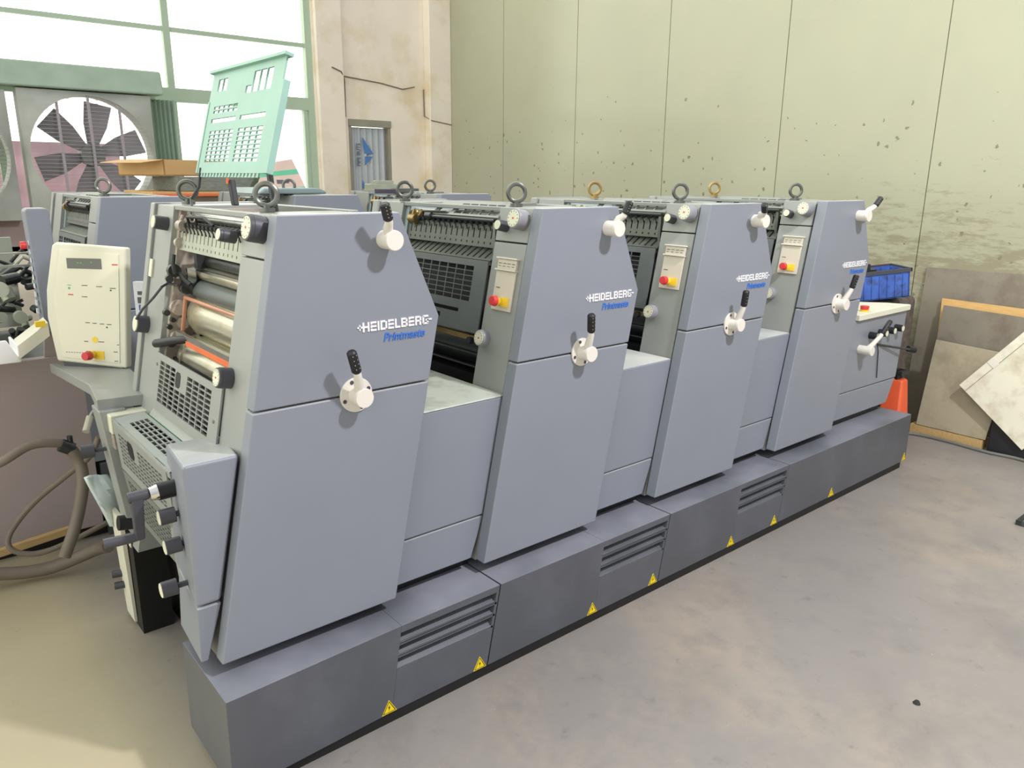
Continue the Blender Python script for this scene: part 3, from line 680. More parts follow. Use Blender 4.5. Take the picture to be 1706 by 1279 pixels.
# small push-button pendant beside the console
t = thing('pushbutton_station', 'small white pushbutton station with blue button left of the open column', 'pushbutton station', (.20, 1.66, 1.0))
M = frame((.222, 1.46, 1.235), (1, -.9, 0), (.05, 0, 1))
obj('station_case', MB(M).prism([(-.028, .02), (-.02, 0), (.035, 0), (.035, .10), (.022, .175), (-.028, .175)], 'z', -.03, 0), mat('station_white', (205, 208, 214), .5), t, bevel=.003)
obj('station_post', MB().box(.23, .25, 1.49, 1.52, .99, 1.38), M_knob, t)
b = MB(M); b.box(-.01, .02, .12, .135, 0, .003).box(-.012, .022, .085, .110, 0, .004); obj('dark_buttons', b, M_knob, t)
obj('blue_button', MB(M).box(-.008, .022, .055, .078, 0, .006), mat('blue_button_plastic', (50, 70, 170), .4), t)
obj('amber_button', MB(M).cyl((.008, .035, 0), (.008, .035, .007), .012, 16), M_yellow, t)

# ------------------------------------------------------------------ rear press
rp = ['rear press printing unit partly hidden behind the open front unit',
      'rear press printing unit behind the second front tower',
      'rear press printing unit behind the third front tower']
ru = [rearsrc, copy_tree(rearsrc), copy_tree(rearsrc)]
for i, r_ in enumerate(ru):
    r_.location = B0 + Vector((.02 + i * 1.0, 2.11, 0)); r_['label'] = rp[i]; r_['group'] = 'towers of the rear printing press'
t = thing('delivery_unit', 'mauve grey delivery cover of the rear press behind the hoses', 'printing press delivery', (-.5, 2.6, 0))
obj('side_cover', MB().box(-2.2, .10, 2.2, 2.26, .07, .985), M_purple, t, bevel=.004)
obj('cover_body', MB().box(-2.18, .08, 2.26, 3.2, .05, .97), M_dark, t)
obj('base_rail', MB().box(-2.2, .12, 2.24, 3.2, 0, .07), M_void, t)
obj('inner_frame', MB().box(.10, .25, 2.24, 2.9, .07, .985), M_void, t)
obj('upper_board', MB().prism([(-.05, .985), (.10, .985), (.16, 1.22), (-.02, 1.22)], 'y', 2.22, 2.25), M_purple, t)
obj('side_column', MB().prism([(-.035, 1.10), (.06, 1.10), (.055, 1.67), (.045, 1.69), (-.03, 1.69), (-.045, 1.68)], 'y', 2.2, 2.30), M_side, t, bevel=.008)
g = MB()
for i in range(9): g.box(-.052 + .0015 * i, -.044, 2.215, 2.245, 1.20 + .04 * i, 1.222 + .04 * i)
obj('side_buttons', g, mat('pale_button', (210, 214, 220), .5), t)
obj('red_lamp', MB().cyl((-.05, 2.25, 1.52), (-.075, 2.25, 1.52), .018, 16), M_red, t)
random.seed(3)
for i in range(46):
    g = MB()
    x, y, z = random.uniform(-.42, -.0), random.uniform(2.45, 3.1), random.uniform(1.0, 1.38)
    if i % 3: g.cyl((x, y, z), (x + random.uniform(-.08, .08), y + random.uniform(-.06, .06), z + random.uniform(-.05, .05)), random.uniform(.01, .035), 12)
    else: g.tube([(x, y, z), (x + .05, y - .03, z + .06), (x + .12, y, z + .02)], .01, 8)
    obj('gripper_link', g, M_dark if i % 4 else M_comb, t)
obj('guide_rail', MB().box(-.6, .0, 2.45, 2.47, 1.40, 1.412), M_steel, t); obj('guide_rail', MB().box(-.6, .0, 2.45, 2.48, 1.462, 1.47), M_steel, t)
obj('rear_board', MB().box(-.6, .0, 3.12, 3.16, 1.0, 1.5), M_comb, t)
obj('link_plates', MB().box(-.30, -.22, 2.42, 2.44, 1.05, 1.20).cyl((-.16, 2.42, 1.30), (-.16, 2.45, 1.30), .035, 20).cyl((-.10, 2.40, 1.16), (-.10, 2.44, 1.16), .03, 20), M_comb, t)
obj('paper_guide', MB().hull8([(-.18, 1.98, 1.04), (-.05, 1.98, 1.13), (-.04, 2.16, 1.13), (-.17, 2.16, 1.04)], [(-.18, 1.98, 1.10), (-.05, 1.98, 1.19), (-.04, 2.16, 1.19), (-.17, 2.16, 1.10)]), M_cream, t)
obj('yellow_tab', MB().box(-.10, -.06, 1.975, 2.0, 1.175, 1.20), M_yellow, t)
tr = MB(M=frame((-.42, 2.0, 1.02), (1, 0, 0), (0, 1, 0)))
tr.box(0, .25, 0, .25, 0, .012).hull8([(0, 0, 0), (.25, 0, 0), (.25, .012, 0), (0, .012, 0)], [(0, -.02, .11), (.20, -.02, .11), (.20, -.01, .11), (0, -.01, .11)]).box(.238, .25, 0, .25, 0, .08)
tag(obj('plastic_tray', tr, mat('white_plastic', (240, 240, 242), .35), bevel=.006), 'white plastic tray at the left edge on the mauve cover', 'tray')

# ------------------------------------------------------------------ setting
def concrete():
    m = mat('worn_concrete', (140, 135, 131), .55, var=.14, scale=2.2, bump=.12, dirt=(128, 124, 122), dscale=1.1, damt=.7)
    nt = m.node_tree; N = nt.nodes; L = nt.links; b = N['Principled BSDF']; src = b.inputs['Base Color'].links[0].from_socket
    tc = N.new('ShaderNodeTexCoord')
    def layer(src, scale, lo, hi, col, amt, detail=8):
        n = N.new('ShaderNodeTexNoise'); n.inputs['Scale'].default_value = scale; n.inputs['Detail'].default_value = detail; n.inputs['Roughness'].default_value = .7
        L.new(tc.outputs['Object'], n.inputs['Vector']); r = N.new('ShaderNodeValToRGB'); r.color_ramp.elements[0].position = lo; r.color_ramp.elements[1].position = hi
        r.color_ramp.elements[1].color = (amt,) * 3 + (1,); L.new(n.outputs['Fac'], r.inputs[0]); mx = N.new('ShaderNodeMix'); mx.data_type = 'RGBA'
        L.new(r.outputs[0], mx.inputs['Factor']); L.new(src, mx.inputs['A']); mx.inputs['B'].default_value = lin(col); return mx.outputs['Result']
    s = layer(src, .8, .5, .7, (176, 160, 140), .5); s = layer(s, 3.1, .52, .66, (124, 120, 120), .55); s = layer(s, 9, .60, .72, (104, 98, 92), .6); s = layer(s, 26, .66, .74, (204, 200, 194), .6); s = layer(s, 60, .68, .76, (90, 86, 80), .4)
    # large yellow-brown zone on the near left, colour lifted in place of window light
    sp = N.new('ShaderNodeSeparateXYZ'); L.new(tc.outputs['Object'], sp.inputs[0])
    mr = N.new('ShaderNodeMapRange'); L.new(sp.outputs[0], mr.inputs[0]); mr.inputs[1].default_value = .1; mr.inputs[2].default_value = -.25; mr.inputs[3].default_value = 0; mr.inputs[4].default_value = .55
    mx = N.new('ShaderNodeMix'); mx.data_type = 'RGBA'; L.new(mr.outputs[0], mx.inputs['Factor']); L.new(s, mx.inputs['A']); mx.inputs['B'].default_value = lin((206, 192, 150)); 
    L.new(mx.outputs['Result'], b.inputs['Base Color']); return m
struct('floor', MB().box(-9, 5.9, -9, 7.2, -.1, 0), concrete(), smooth=False)
def wall_mat():
    m = mat('sandwich_panel_paint', (170, 170, 148), .20, var=.03, scale=1.5, dirt=(176, 172, 150), dscale=2.4, damt=.5)
    nt = m.node_tree; N = nt.nodes; L = nt.links; b = N['Principled BSDF']; src = b.inputs['Base Color'].links[0].from_socket
    tc = N.new('ShaderNodeTexCoord'); sp = N.new('ShaderNodeSeparateXYZ'); L.new(tc.outputs['Object'], sp.inputs[0])
    # dark specks, denser low on the wall
    vo = N.new('ShaderNodeTexVoronoi'); vo.inputs['Scale'].default_value = 14; vo.inputs['Randomness'].default_value = 1; mpv = N.new('ShaderNodeMapping'); mpv.inputs['Scale'].default_value = (1, 1, .8)
    wob = N.new('ShaderNodeTexNoise'); wob.inputs['Scale'].default_value = 28; wob.inputs['Detail'].default_value = 4; L.new(tc.outputs['Object'], wob.inputs['Vector'])
    wa = N.new('ShaderNodeVectorMath'); wa.operation = 'MULTIPLY_ADD'; L.new(wob.outputs['Color'], wa.inputs[0]); wa.inputs[1].default_value = (.05, .05, .05); L.new(tc.outputs['Object'], wa.inputs[2])
    L.new(wa.outputs[0], mpv.inputs[0]); L.new(mpv.outputs[0], vo.inputs['Vector'])
    sc = N.new('ShaderNodeSeparateColor'); L.new(vo.outputs['Color'], sc.inputs[0])
    mr = N.new('ShaderNodeMapRange'); L.new(sp.outputs[2], mr.inputs[0]); mr.inputs[1].default_value = 2.9; mr.inputs[2].default_value = 1.4; mr.inputs[3].default_value = .012; mr.inputs[4].default_value = .34
    gt = N.new('ShaderNodeMath'); gt.operation = 'LESS_THAN'; L.new(sc.outputs[0], gt.inputs[0]); L.new(mr.outputs[0], gt.inputs[1])
    sz = N.new('ShaderNodeMapRange'); L.new(sc.outputs[1], sz.inputs[0]); sz.inputs[3].default_value = .05; sz.inputs[4].default_value = .20
    lt = N.new('ShaderNodeMath'); lt.operation = 'LESS_THAN'; L.new(vo.outputs['Distance'], lt.inputs[0]); L.new(sz.outputs[0], lt.inputs[1])
    mu = N.new('ShaderNodeMath'); mu.operation = 'MULTIPLY'; L.new(gt.outputs[0], mu.inputs[0]); L.new(lt.outputs[0], mu.inputs[1]); m8 = N.new('ShaderNodeMath'); m8.operation = 'MULTIPLY'; L.new(mu.outputs[0], m8.inputs[0]); m8.inputs[1].default_value = .7
    mx = N.new('ShaderNodeMix'); mx.data_type = 'RGBA'; L.new(m8.outputs[0], mx.inputs['Factor']); L.new(src, mx.inputs['A']); mx.inputs['B'].default_value = lin((96, 90, 74))
    # pale scrape streaks low down on the right part
    n2 = N.new('ShaderNodeTexNoise'); n2.inputs['Scale'].default_value = 5; n2.inputs['Detail'].default_value = 9; n2.inputs['Roughness'].default_value = .75
    mp = N.new('ShaderNodeMapping'); mp.inputs['Scale'].default_value = (1, .8, 4); L.new(tc.outputs['Object'], mp.inputs[0]); L.new(mp.outputs[0], n2.inputs['Vector'])
    mr2 = N.new('ShaderNodeMapRange'); L.new(sp.outputs[2], mr2.inputs[0]); mr2.inputs[1].default_value = 2.4; mr2.inputs[2].default_value = 1.25; mr2.inputs[3].default_value = -.2; mr2.inputs[4].default_value = .08
    mr3 = N.new('ShaderNodeMapRange'); L.new(sp.outputs[1], mr3.inputs[0]); mr3.inputs[1].default_value = 3.0; mr3.inputs[2].default_value = 1.0; mr3.inputs[3].default_value = -.2; mr3.inputs[4].default_value = 0
    a2 = N.new('ShaderNodeMath'); L.new(n2.outputs['Fac'], a2.inputs[0]); L.new(mr2.outputs[0], a2.inputs[1]); a3 = N.new('ShaderNodeMath'); L.new(a2.outputs[0], a3.inputs[0]); L.new(mr3.outputs[0], a3.inputs[1])
    r2 = N.new('ShaderNodeValToRGB'); r2.color_ramp.elements[0].position = .5; r2.color_ramp.elements[1].position = .62; r2.color_ramp.elements[1].color = (.75, .75, .75, 1); L.new(a3.outputs[0], r2.inputs[0])
    m2 = N.new('ShaderNodeMix'); m2.data_type = 'RGBA'; L.new(r2.outputs[0], m2.inputs['Factor']); L.new(mx.outputs['Result'], m2.inputs['A']); m2.inputs['B'].default_value = lin((142, 134, 112))
    L.new(m2.outputs['Result'], b.inputs['Base Color']); return m
WM = wall_mat()
YS = [6.96, 5.766, 4.493, 3.214, 1.924, .620, -.66, -1.94, -3.2, -5.0]
wl = MB()
for a, b in zip(YS[:-1], YS[1:]): wl.box(5.70, 5.78, b + .004, a - .004, 0, 4.6)
wl.box(5.712, 5.80, -5, 7, 0, 4.6)
struct('wall_right', wl, WM, smooth=False)
M_plaster = mat('stained_cream_plaster', (240, 230, 214), .75, var=.04, scale=2, dirt=(216, 198, 158), dscale=1.6, damt=.7)
wb = MB().box(3.80, 4.225, 7.0, 7.2, 0, 4.6).box(4.225, 4.83, 7.0, 7.2, 2.515, 4.6).box(4.225, 4.83, 7.0, 7.2, 0, 1.45).box(4.83, 5.8, 7.0, 7.2, 0, 4.6).box(-7, 3.80, 7.0, 7.2, 0, 1.15)
struct('wall_back', wb, M_plaster, smooth=False)
struct('trim_1', MB().box(5.36, 5.70, 6.86, 7.0, 0, 4.6), M_plaster, bevel=.01)
struct('trim_2', MB().box(3.82, 4.16, 6.93, 7.0, 0, 4.6), M_plaster, bevel=.01)
M_winf = mat('pale_green_window_frame', (176, 196, 172), .5, var=.03)
wf = MB().box(-7, 3.72, 7.02, 7.10, 2.60, 2.74).box(-7, 3.72, 7.04, 7.08, 3.30, 3.345).box(3.72, 3.80, 7.02, 7.1, 1.15, 4.6).box(2.13, 2.20, 7.03, 7.09, 1.15, 4.6).box(.5, .56, 7.03, 7.09, 1.15, 2.65).box(-1.1, -1.04, 7.03, 7.09, 1.15, 4.6).box(-4, -3.94, 7.03, 7.09, 1.15, 4.6).box(3.66, 3.70, 7.03, 7.09, 1.15, 2.65).box(-7, 3.8, 7.0, 7.1, 1.10, 1.20)
w1 = struct('window_1', wf, M_winf, smooth=False)
gm = bpy.data.materials.new('window_glass'); gm.use_nodes = True; nt = gm.node_tree; nt.nodes.remove(nt.nodes['Principled BSDF'])
tr_ = nt.nodes.new('ShaderNodeBsdfTransparent'); gl = nt.nodes.new('ShaderNodeBsdfGlossy'); gl.inputs['Roughness'].default_value = .05; mxs = nt.nodes.new('ShaderNodeMixShader'); mxs.inputs[0].default_value = .05
nt.links.new(tr_.outputs[0], mxs.inputs[1]); nt.links.new(gl.outputs[0], mxs.inputs[2]); nt.links.new(mxs.outputs[0], nt.nodes['Material Output'].inputs[0])
obj('window_pane', MB().box(-7, 3.72, 7.055, 7.06, 1.2, 4.6), gm, w1, smooth=False)
w2 = struct('window_2', MB().box(4.225, 4.265, 7.0, 7.12, 1.45, 2.515).box(4.79, 4.83, 7.0, 7.12, 1.45, 2.515).box(4.225, 4.83, 6.98, 7.12, 2.45, 2.53).box(4.225, 4.83, 7.0, 7.12, 1.45, 1.52), mat('grey_window_frame', (150, 146, 132), .6), smooth=False)
# corrugated sheet in the small window
vs = []; fs = []; n = 72
for i in range(n + 1):
    x = 4.268 + .52 * i / n; y = 7.06 + .018 * math.cos(2 * math.pi * i / n * 6)
    vs += [(x, y, 1.53), (x, y, 2.44), (x, y + .004, 1.53), (x, y + .004, 2.44)]
for i in range(n):
    k = 4 * i; fs += [(k, k + 1, k + 5, k + 4), (k + 2, k + 6, k + 7, k + 3)]
t = thing('corrugated_sheet', 'grey corrugated plastic sheet with blue triangle in the small window', 'corrugated sheet', (4.53, 7.06, 1.53))
obj('sheet', MB().add(vs, fs), mat('pale_corrugated_plastic', (186, 192, 196), .3, var=.03), t, angle=80)
M = frame((4.53, 7.036, 2.0), (1, 0, 0), (0, 0, 1))
obj('blue_triangle', MB(M).add([(-.10, .33, 0), (.06, .12, 0), (-.02, .12, 0), (-.075, .13, 0)], [(0, 1, 2, 3)]).add([(-.07, .09, 0), (.05, .09, 0), (-.07, -.02, 0)], [(0, 1, 2)]).add([(-.12, -.2, 0), (-.06, -.29, 0), (-.12, -.30, 0)], [(0, 1, 2)]), mat('blue_print', (80, 130, 190), .5), t, smooth=False)
v, f = text_mb('PIPE BUTS', .075, 0, .001, .0005)
MT = M @ Matrix.Translation((-.135, -.03, .002)) @ Matrix.Rotation(math.pi / 2, 4, 'Z')
obj('sheet_lettering', MB(MT).add([(p.x * .85, p.y, p.z) for p in v], f), mat('slate_print', (90, 104, 120), .6), t, smooth=False)
# old wiring on the plaster
tag(obj('wall_wire', MB().tube([(4.0, 6.92, 3.1), (4.12, 6.92, 3.06), (4.18, 6.96, 2.98), (4.19, 6.99, 2.55)], .008, 6).tube([(4.18, 6.985, 3.02), (4.7, 6.99, 2.98), (5.02, 6.985, 2.93), (5.2, 6.98, 2.97)], .007, 6), mat('dusty_wire', (120, 110, 96), .7)), 'dusty old wire run along the plaster above the small window', 'wire')
tag(obj('wall_crack_line', MB().tube([(5.34, 6.985, 2.95), (5.345, 6.985, 2.62), (5.37, 6.855, 2.56), (5.69, 6.855, 2.52)], .006, 6), mat('crack_dirt', (110, 100, 84), .8)), 'thin dark cable bend on the corner pillar', 'wire')
tag(obj('tarpaulin', MB().box(-3.5, 1.95, 8.6, 8.64, 0, 2.2), mat('faded_pink_tarpaulin', (196, 160, 176), .7, var=.2, scale=2)), 'faded pink tarpaulin seen outside through the fan openings', 'tarpaulin')
t = thing('plinth_cover', 'dark base plinth under the rear press', 'machine plinth', (2, 2.8, 0))
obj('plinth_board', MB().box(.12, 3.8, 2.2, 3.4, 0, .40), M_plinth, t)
# ------------------------------------------------------------------ exhaust fans and curtain at the window
def fan(cx, cz, R, label):
    t = thing('exhaust_fan', label, 'exhaust fan', (cx, 6.8, cz - R - .1), 'big fans set in the window')
    fr = MB(); n = 48; y0, y1 = 6.72, 6.96; Hf = R + .04
    ring = [(cx + R * math.cos(2 * math.pi * i / n), cz + R * math.sin(2 * math.pi * i / n)) for i in range(n)]
    def sq(i):
        a = 2 * math.pi * i / n; c, s_ = math.cos(a), math.sin(a); k = Hf / max(abs(c), abs(s_)); return (cx + c * k, cz + s_ * k)
    vs = []; fs = []
    for i in range(n):
        q = sq(i); vs += [(ring[i][0], y0, ring[i][1]), (q[0], y0 + .06, q[1]), (ring[i][0], y1, ring[i][1]), (q[0], y1, q[1])]
    for i in range(n):
        a, b = 4 * i, 4 * ((i + 1) % n); fs += [(a, b, b + 1, a + 1), (a, a + 2, b + 2, b), (a + 1, b + 1, b + 3, a + 3), (a + 2, a + 3, b + 3, b + 2)]
    obj('fan_frame', fr.add(vs, fs), mat('hazed_fan_frame', (176, 180, 172), .6, var=.1), t)  # frame grey lightened, window flare is in this colour
    b_ = MB()
    for i in range(6):
        a = 2 * math.pi * i / 6 + .3; vs = []
        for rr, w_, tw in ((.10, .09, .5), (R * .55, .2, .4), (R * .93, .24, .28)):
            for sgn in (-1, 1):
                an = a + sgn * w_ / rr * .5 if rr > .2 else a + sgn * .4
                vs.append((cx + rr * math.cos(an), 6.86 + sgn * tw * .09, cz + rr * math.sin(an)))
        b_.add(vs + [(x, y + .006, z) for x, y, z in vs], [(0, 1, 3, 2), (2, 3, 5, 4), (6, 8, 9, 7), (8, 10, 11, 9), (0, 2, 8, 6), (2, 4, 10, 8), (4, 5, 11, 10), (1, 7, 9, 3), (3, 9, 11, 5)])
    obj('fan_blades', b_, mat('grey_fan_blade', (136, 134, 136), .5, var=.1), t)  # blade colour lightened for the same flare
    obj('fan_hub', MB().cyl((cx, 6.78, cz), (cx, 6.94, cz), .11, 24), mat('grey_fan_hub', (120, 122, 120), .5), t)
    g = MB(); k = int(2 * R / .035)
    for i in range(1, k):
        z = cz - R + 2 * R * i / k; h = math.sqrt(max(0, R * R - (z - cz) ** 2)); g.box(cx - h, cx + h, 6.735, 6.739, z - .002, z + .002)
    for x in (-.5 * R, 0, .5 * R): h = math.sqrt(R * R - x * x); g.box(cx + x - .012, cx + x + .012, 6.74, 6.75, cz - h, cz + h)
    obj('wire_guard', g, mat('guard_wire', (168, 160, 166), .5), t, smooth=False)
fan(1.27, 2.03, .55, 'big round exhaust fan in the window nearer the grey curtain')
fan(.0, 2.0, .55, 'big round exhaust fan in the window at the left picture edge')
M_cur = mat('grey_green_curtain', (166, 186, 168), .85, var=.08)  # curtain tone raised, with the window flare put into its colour
def curtain(x0, x1, z0, z1, y, n, amp):
    vs = []; fs = []
    N_ = n * 8
    for i in range(N_ + 1):
        x = x0 + (x1 - x0) * i / N_; yy = y + amp * math.sin(i / 8 * 2 * math.pi)
        vs += [(x, yy, z0), (x, yy, z1), (x, yy + .006, z0), (x, yy + .006, z1)]
    for i in range(N_):
        k = 4 * i; fs += [(k, k + 1, k + 5, k + 4), (k + 2, k + 6, k + 7, k + 3), (k, k + 4, k + 6, k + 2), (k + 1, k + 3, k + 7, k + 5)]
    return MB().add(vs, fs)
tag(obj('window_curtain', curtain(1.86, 2.13, 1.2, 2.60, 6.90, 6, .03), M_cur, angle=80), 'grey green curtain hanging beside the right-hand fan', 'curtain')
tag(obj('rolled_awning', MB().hull8([(-2.5, 6.7, 2.63), (1.98, 6.7, 2.63), (1.98, 6.95, 2.63), (-2.5, 6.95, 2.63)], [(-2.5, 6.75, 2.86), (1.98, 6.75, 2.86), (1.98, 6.95, 2.86), (-2.5, 6.95, 2.86)]), M_cur, bevel=.02), 'grey green awning box running above the two fans', 'awning')
tag(obj('window_board', MB().box(-.65, 2.1, 6.965, 6.99, 1.15, 1.50), mat('dull_board', (158, 140, 138), .7)), 'dull pinkish board closing the window below the fans', 'board')

# ------------------------------------------------------------------ clutter on top of the rear press
def boxed(name, label, cat, verts_b, z0, z1, m, bevel=.004, group=None):
    return tag(obj(name, MB().hull8([(x, y, z0) for x, y in verts_b], [(x, y, z1) for x, y in verts_b]), m, bevel=bevel), label, cat, group)
tag(obj('support_table', MB().box(.55, 2.2, 3.55, 4.4, 1.60, 1.66).box(.6, .66, 3.6, 3.66, 0, 1.6).box(2.1, 2.16, 3.6, 3.66, 0, 1.6).box(.6, .66, 4.3, 4.36, 0, 1.6).box(2.1, 2.16, 4.3, 4.36, 0, 1.6), M_dark), 'dark steel rack table behind the rear press holding boxes', 'rack')
bx = thing('cardboard_box', 'flat open cardboard box on dark paper stack behind the rear press', 'box', (1.3, 3.9, 1.85))
Mx = Matrix.Translation((1.02, 3.68, 1.835)) @ Matrix.Rotation(.35, 4, 'Z')
o_ = MB(Mx); o_.box(0, .9, 0, .008, 0, .11).box(0, .9, .5, .508, 0, .11).box(0, .008, 0, .508, 0, .11).box(.892, .9, 0, .508, 0, .11).box(0, .9, 0, .508, 0, .01)
obj('box_walls', o_, M_card, bx, smooth=False)
obj('box_flap', MB(Mx).hull8([(0, 0, .108), (.008, 0, .108), (.008, .5, .108), (0, .5, .108)], [(-.15, .02, .085), (-.145, .02, .09), (-.145, .48, .09), (-.15, .48, .085)]), M_card, bx)
boxed('paper_stack', 'dark bundled paper stack under the open cardboard box', 'paper stack', [(1.08, 3.62), (1.95, 3.62), (1.95, 4.2), (1.08, 4.2)], 1.735, 1.832, mat('dark_paper_edges', (118, 124, 116), .8, var=.25, scale=30, stretch=(1, 1, 8)))
boxed('wooden_board', 'thin brown board under the dark paper stack', 'board', [(.9, 3.57), (2.1, 3.57), (2.1, 4.3), (.9, 4.3)], 1.705, 1.733, M_card)
boxed('paper_ream', 'pale paper ream lying on the dark steel rack table', 'paper ream', [(.7, 3.58), (1.4, 3.58), (1.4, 4.1), (.7, 4.1)], 1.662, 1.703, mat('pale_paper', (214, 208, 190), .8))
tag(obj('red_folder', MB().hull8([(.80, 3.50, 1.705), (1.35, 3.50, 1.705), (1.35, 3.56, 1.705), (.80, 3.56, 1.705)], [(.80, 3.50, 1.72), (1.35, 3.50, 1.72), (1.35, 3.56, 1.72), (.80, 3.56, 1.72)]), M_orange), 'orange red folder sticking out below the cardboard box', 'folder')
tt = thing('printed_carton', 'pink and green printed carton leaning behind the near eyebolt', 'carton', (1.85, 3.6, 1.71))
Mc = frame((1.62, 3.45, 1.735), (1, -.1, .0), (-.12, .35, 1))
obj('carton_body', MB(Mc).prism([(-.05, 0), (.31, .02), (.24, .24), (.02, .20)], 'z', -.03, 0), mat('pale_pink_card', (214, 190, 176), .7), tt)
obj('green_band', MB(Mc).prism([(-.03, .10), (.275, .13), (.262, .165), (-.01, .135)], 'z', -.031, .001), mat('mint_print', (96, 190, 150), .6), tt)
obj('green_edge', MB(Mc).prism([(-.05, 0), (.31, .02), (.305, .035), (-.045, .015)], 'z', -.031, .001), mat('mint_print', (96, 190, 150), .6), tt)
obj('carton_marks', MB(Mc).box(.10, .15, .055, .085, 0, .001).box(.155, .19, .06, .08, 0, .001), M_knob, tt)
tag(obj('dust_sheet_bundle', MB().hull8([(1.48, 3.4, 1.71), (2.05, 3.4, 1.71), (2.05, 3.56, 1.71), (1.48, 3.56, 1.71)], [(1.55, 3.42, 1.735), (2.0, 3.42, 1.735), (2.0, 3.54, 1.735), (1.55, 3.54, 1.735)]), mat('green_cloth', (110, 150, 120), .9)), 'green cloth bundle lying under the printed carton', 'cloth')
# lid and rollers seen between the towers
tag(obj('rounded_lid', MB().prism([(1.10, 1.742), (1.53, 1.742), (1.52, 1.76), (1.48, 1.775), (1.15, 1.775)], 'y', 2.30, 2.75), mat('grey_blue_lid', (120, 138, 140), .4), bevel=.01), 'rounded grey blue lid on the rear press beyond the open unit', 'lid')
tag(obj('dark_tin', MB().cyl((2.06, 2.5, 1.738), (2.06, 2.5, 1.765), .085, 30), mat('dark_purple_tin', (66, 60, 78), .4)), 'flat dark purple tin on the rear press top', 'tin', None)
tag(obj('dark_tin', MB().cyl((2.35, 2.75, 1.738), (2.35, 2.75, 1.765), .10, 30), mat('dark_green_tin', (84, 88, 86), .4)), 'flat grey green tin to the right of the purple tin', 'tin', None)
tag(obj('pale_tray_block', MB().box(2.34, 2.62, 3.20, 3.30, 1.737, 1.79).box(2.40, 2.55, 3.22, 3.28, 1.79, 1.815), M_comb, bevel=.004), 'pale stepped block on the rear press behind the second tower', 'block')
# ------------------------------------------------------------------ hoses and film at the left
def smooth_path(P, k=6):
    P = [Vector(p) for p in P]; out = []
    for i in range(len(P) - 1):
        p0, p1, p2, p3 = P[max(i - 1, 0)], P[i], P[i + 1], P[min(i + 2, len(P) - 1)]
        for s_ in range(k):
            u_ = s_ / k; out.append(.5 * ((2 * p1) + (-p0 + p2) * u_ + (2 * p0 - 5 * p1 + 4 * p2 - p3) * u_ ** 2 + (-p0 + 3 * p1 - 3 * p2 + p3) * u_ ** 3))
    return out + [P[-1]]
h = thing('air_hose', 'thick grey air hose arching over with clamp at its top', 'hose', (-.2, 1.8, 0), 'hoses between the presses')
obj('hose_pipe', MB().tube(smooth_path([(-.62, 1.9, .55), (-.44, 1.85, .60), (-.334, 1.8, .635), (-.215, 1.8, .687), (-.11, 1.8, .675), (-.08, 1.8, .655)]), .020, 14), M_hose, h)
obj('hose_clamp', MB().cyl((-.10, 1.795, .665), (-.055, 1.795, .635), .030, 16).cyl((-.06, 1.795, .66), (-.06, 1.795, .70), .012, 10), M_dark, h)
obj('hose_drop', MB().tube(smooth_path([(-.06, 1.79, .635), (-.035, 1.78, .56), (-.045, 1.75, .46), (-.10, 1.72, .30), (-.165, 1.70, .17)]), .026, 14), M_hose, h)
tag(obj('looped_cable', MB().tube(smooth_path([(.04, 1.7, .70), (-.0, 1.75, .60), (-.084, 1.85, .50), (-.229, 1.9, .38), (-.337, 1.9, .26), (-.34, 1.88, .19), (-.25, 1.86, .15), (-.12, 1.85, .17), (.05, 1.85, .22)]), .013, 12), M_hose), 'thinner grey hose looping down to the left of the arched hose', 'hose', 'hoses between the presses')
tag(obj('floor_hose', MB().tube(smooth_path([(-.75, 1.95, .10), (-.50, 1.93, .09), (-.30, 1.90, .055), (-.18, 1.87, .06), (-.02, 1.80, .12), (.02, 1.72, .155)]), .030, 14), M_hose), 'thickest dusty hose lying along the floor toward the pedestal', 'hose', 'hoses between the presses')
tag(obj('wooden_lath', MB(frame((-.42, 1.98, .12), (1, -.05, .12), (0, 1, 0))).box(0, .34, 0, .03, 0, .035), M_wood, bevel=.002), 'short wooden lath lying under the looped hoses', 'lath')
tag(obj('plug_cable', MB().tube(smooth_path([(.13, 2.10, .92), (.10, 2.08, .88), (.11, 2.05, .76), (.07, 2.0, .72), (.05, 1.95, .68)]), .006, 8).cyl((.065, 1.98, .72), (.03, 1.93, .665), .016, 12), M_cream), 'pale connector plug hanging on thin wires below the shelf', 'plug')
vs = []; fs = []; random.seed(11)
for i in range(9):
    for j in range(9):
        a, b = i / 8, j / 8; x = -.105 + .09 * b + .07 * a * (1 - b * .2); z = .66 - .24 * a - .02 * b
        vs.append((x, 1.32 + .04 * b + .015 * math.sin(7 * a + 4 * b) + random.uniform(-.004, .004), z))
for i in range(8):
    for j in range(8): k = 9 * i + j; fs.append((k, k + 1, k + 10, k + 9))
fl = tag(obj('plastic_film', MB().add(vs, fs), mat('milky_blue_film', (206, 220, 220), .3, var=.06, scale=20)), 'milky blue plastic film draped below the delivery shelf', 'plastic film')
sm = fl.modifiers.new('thick', 'SOLIDIFY'); sm.thickness = .02

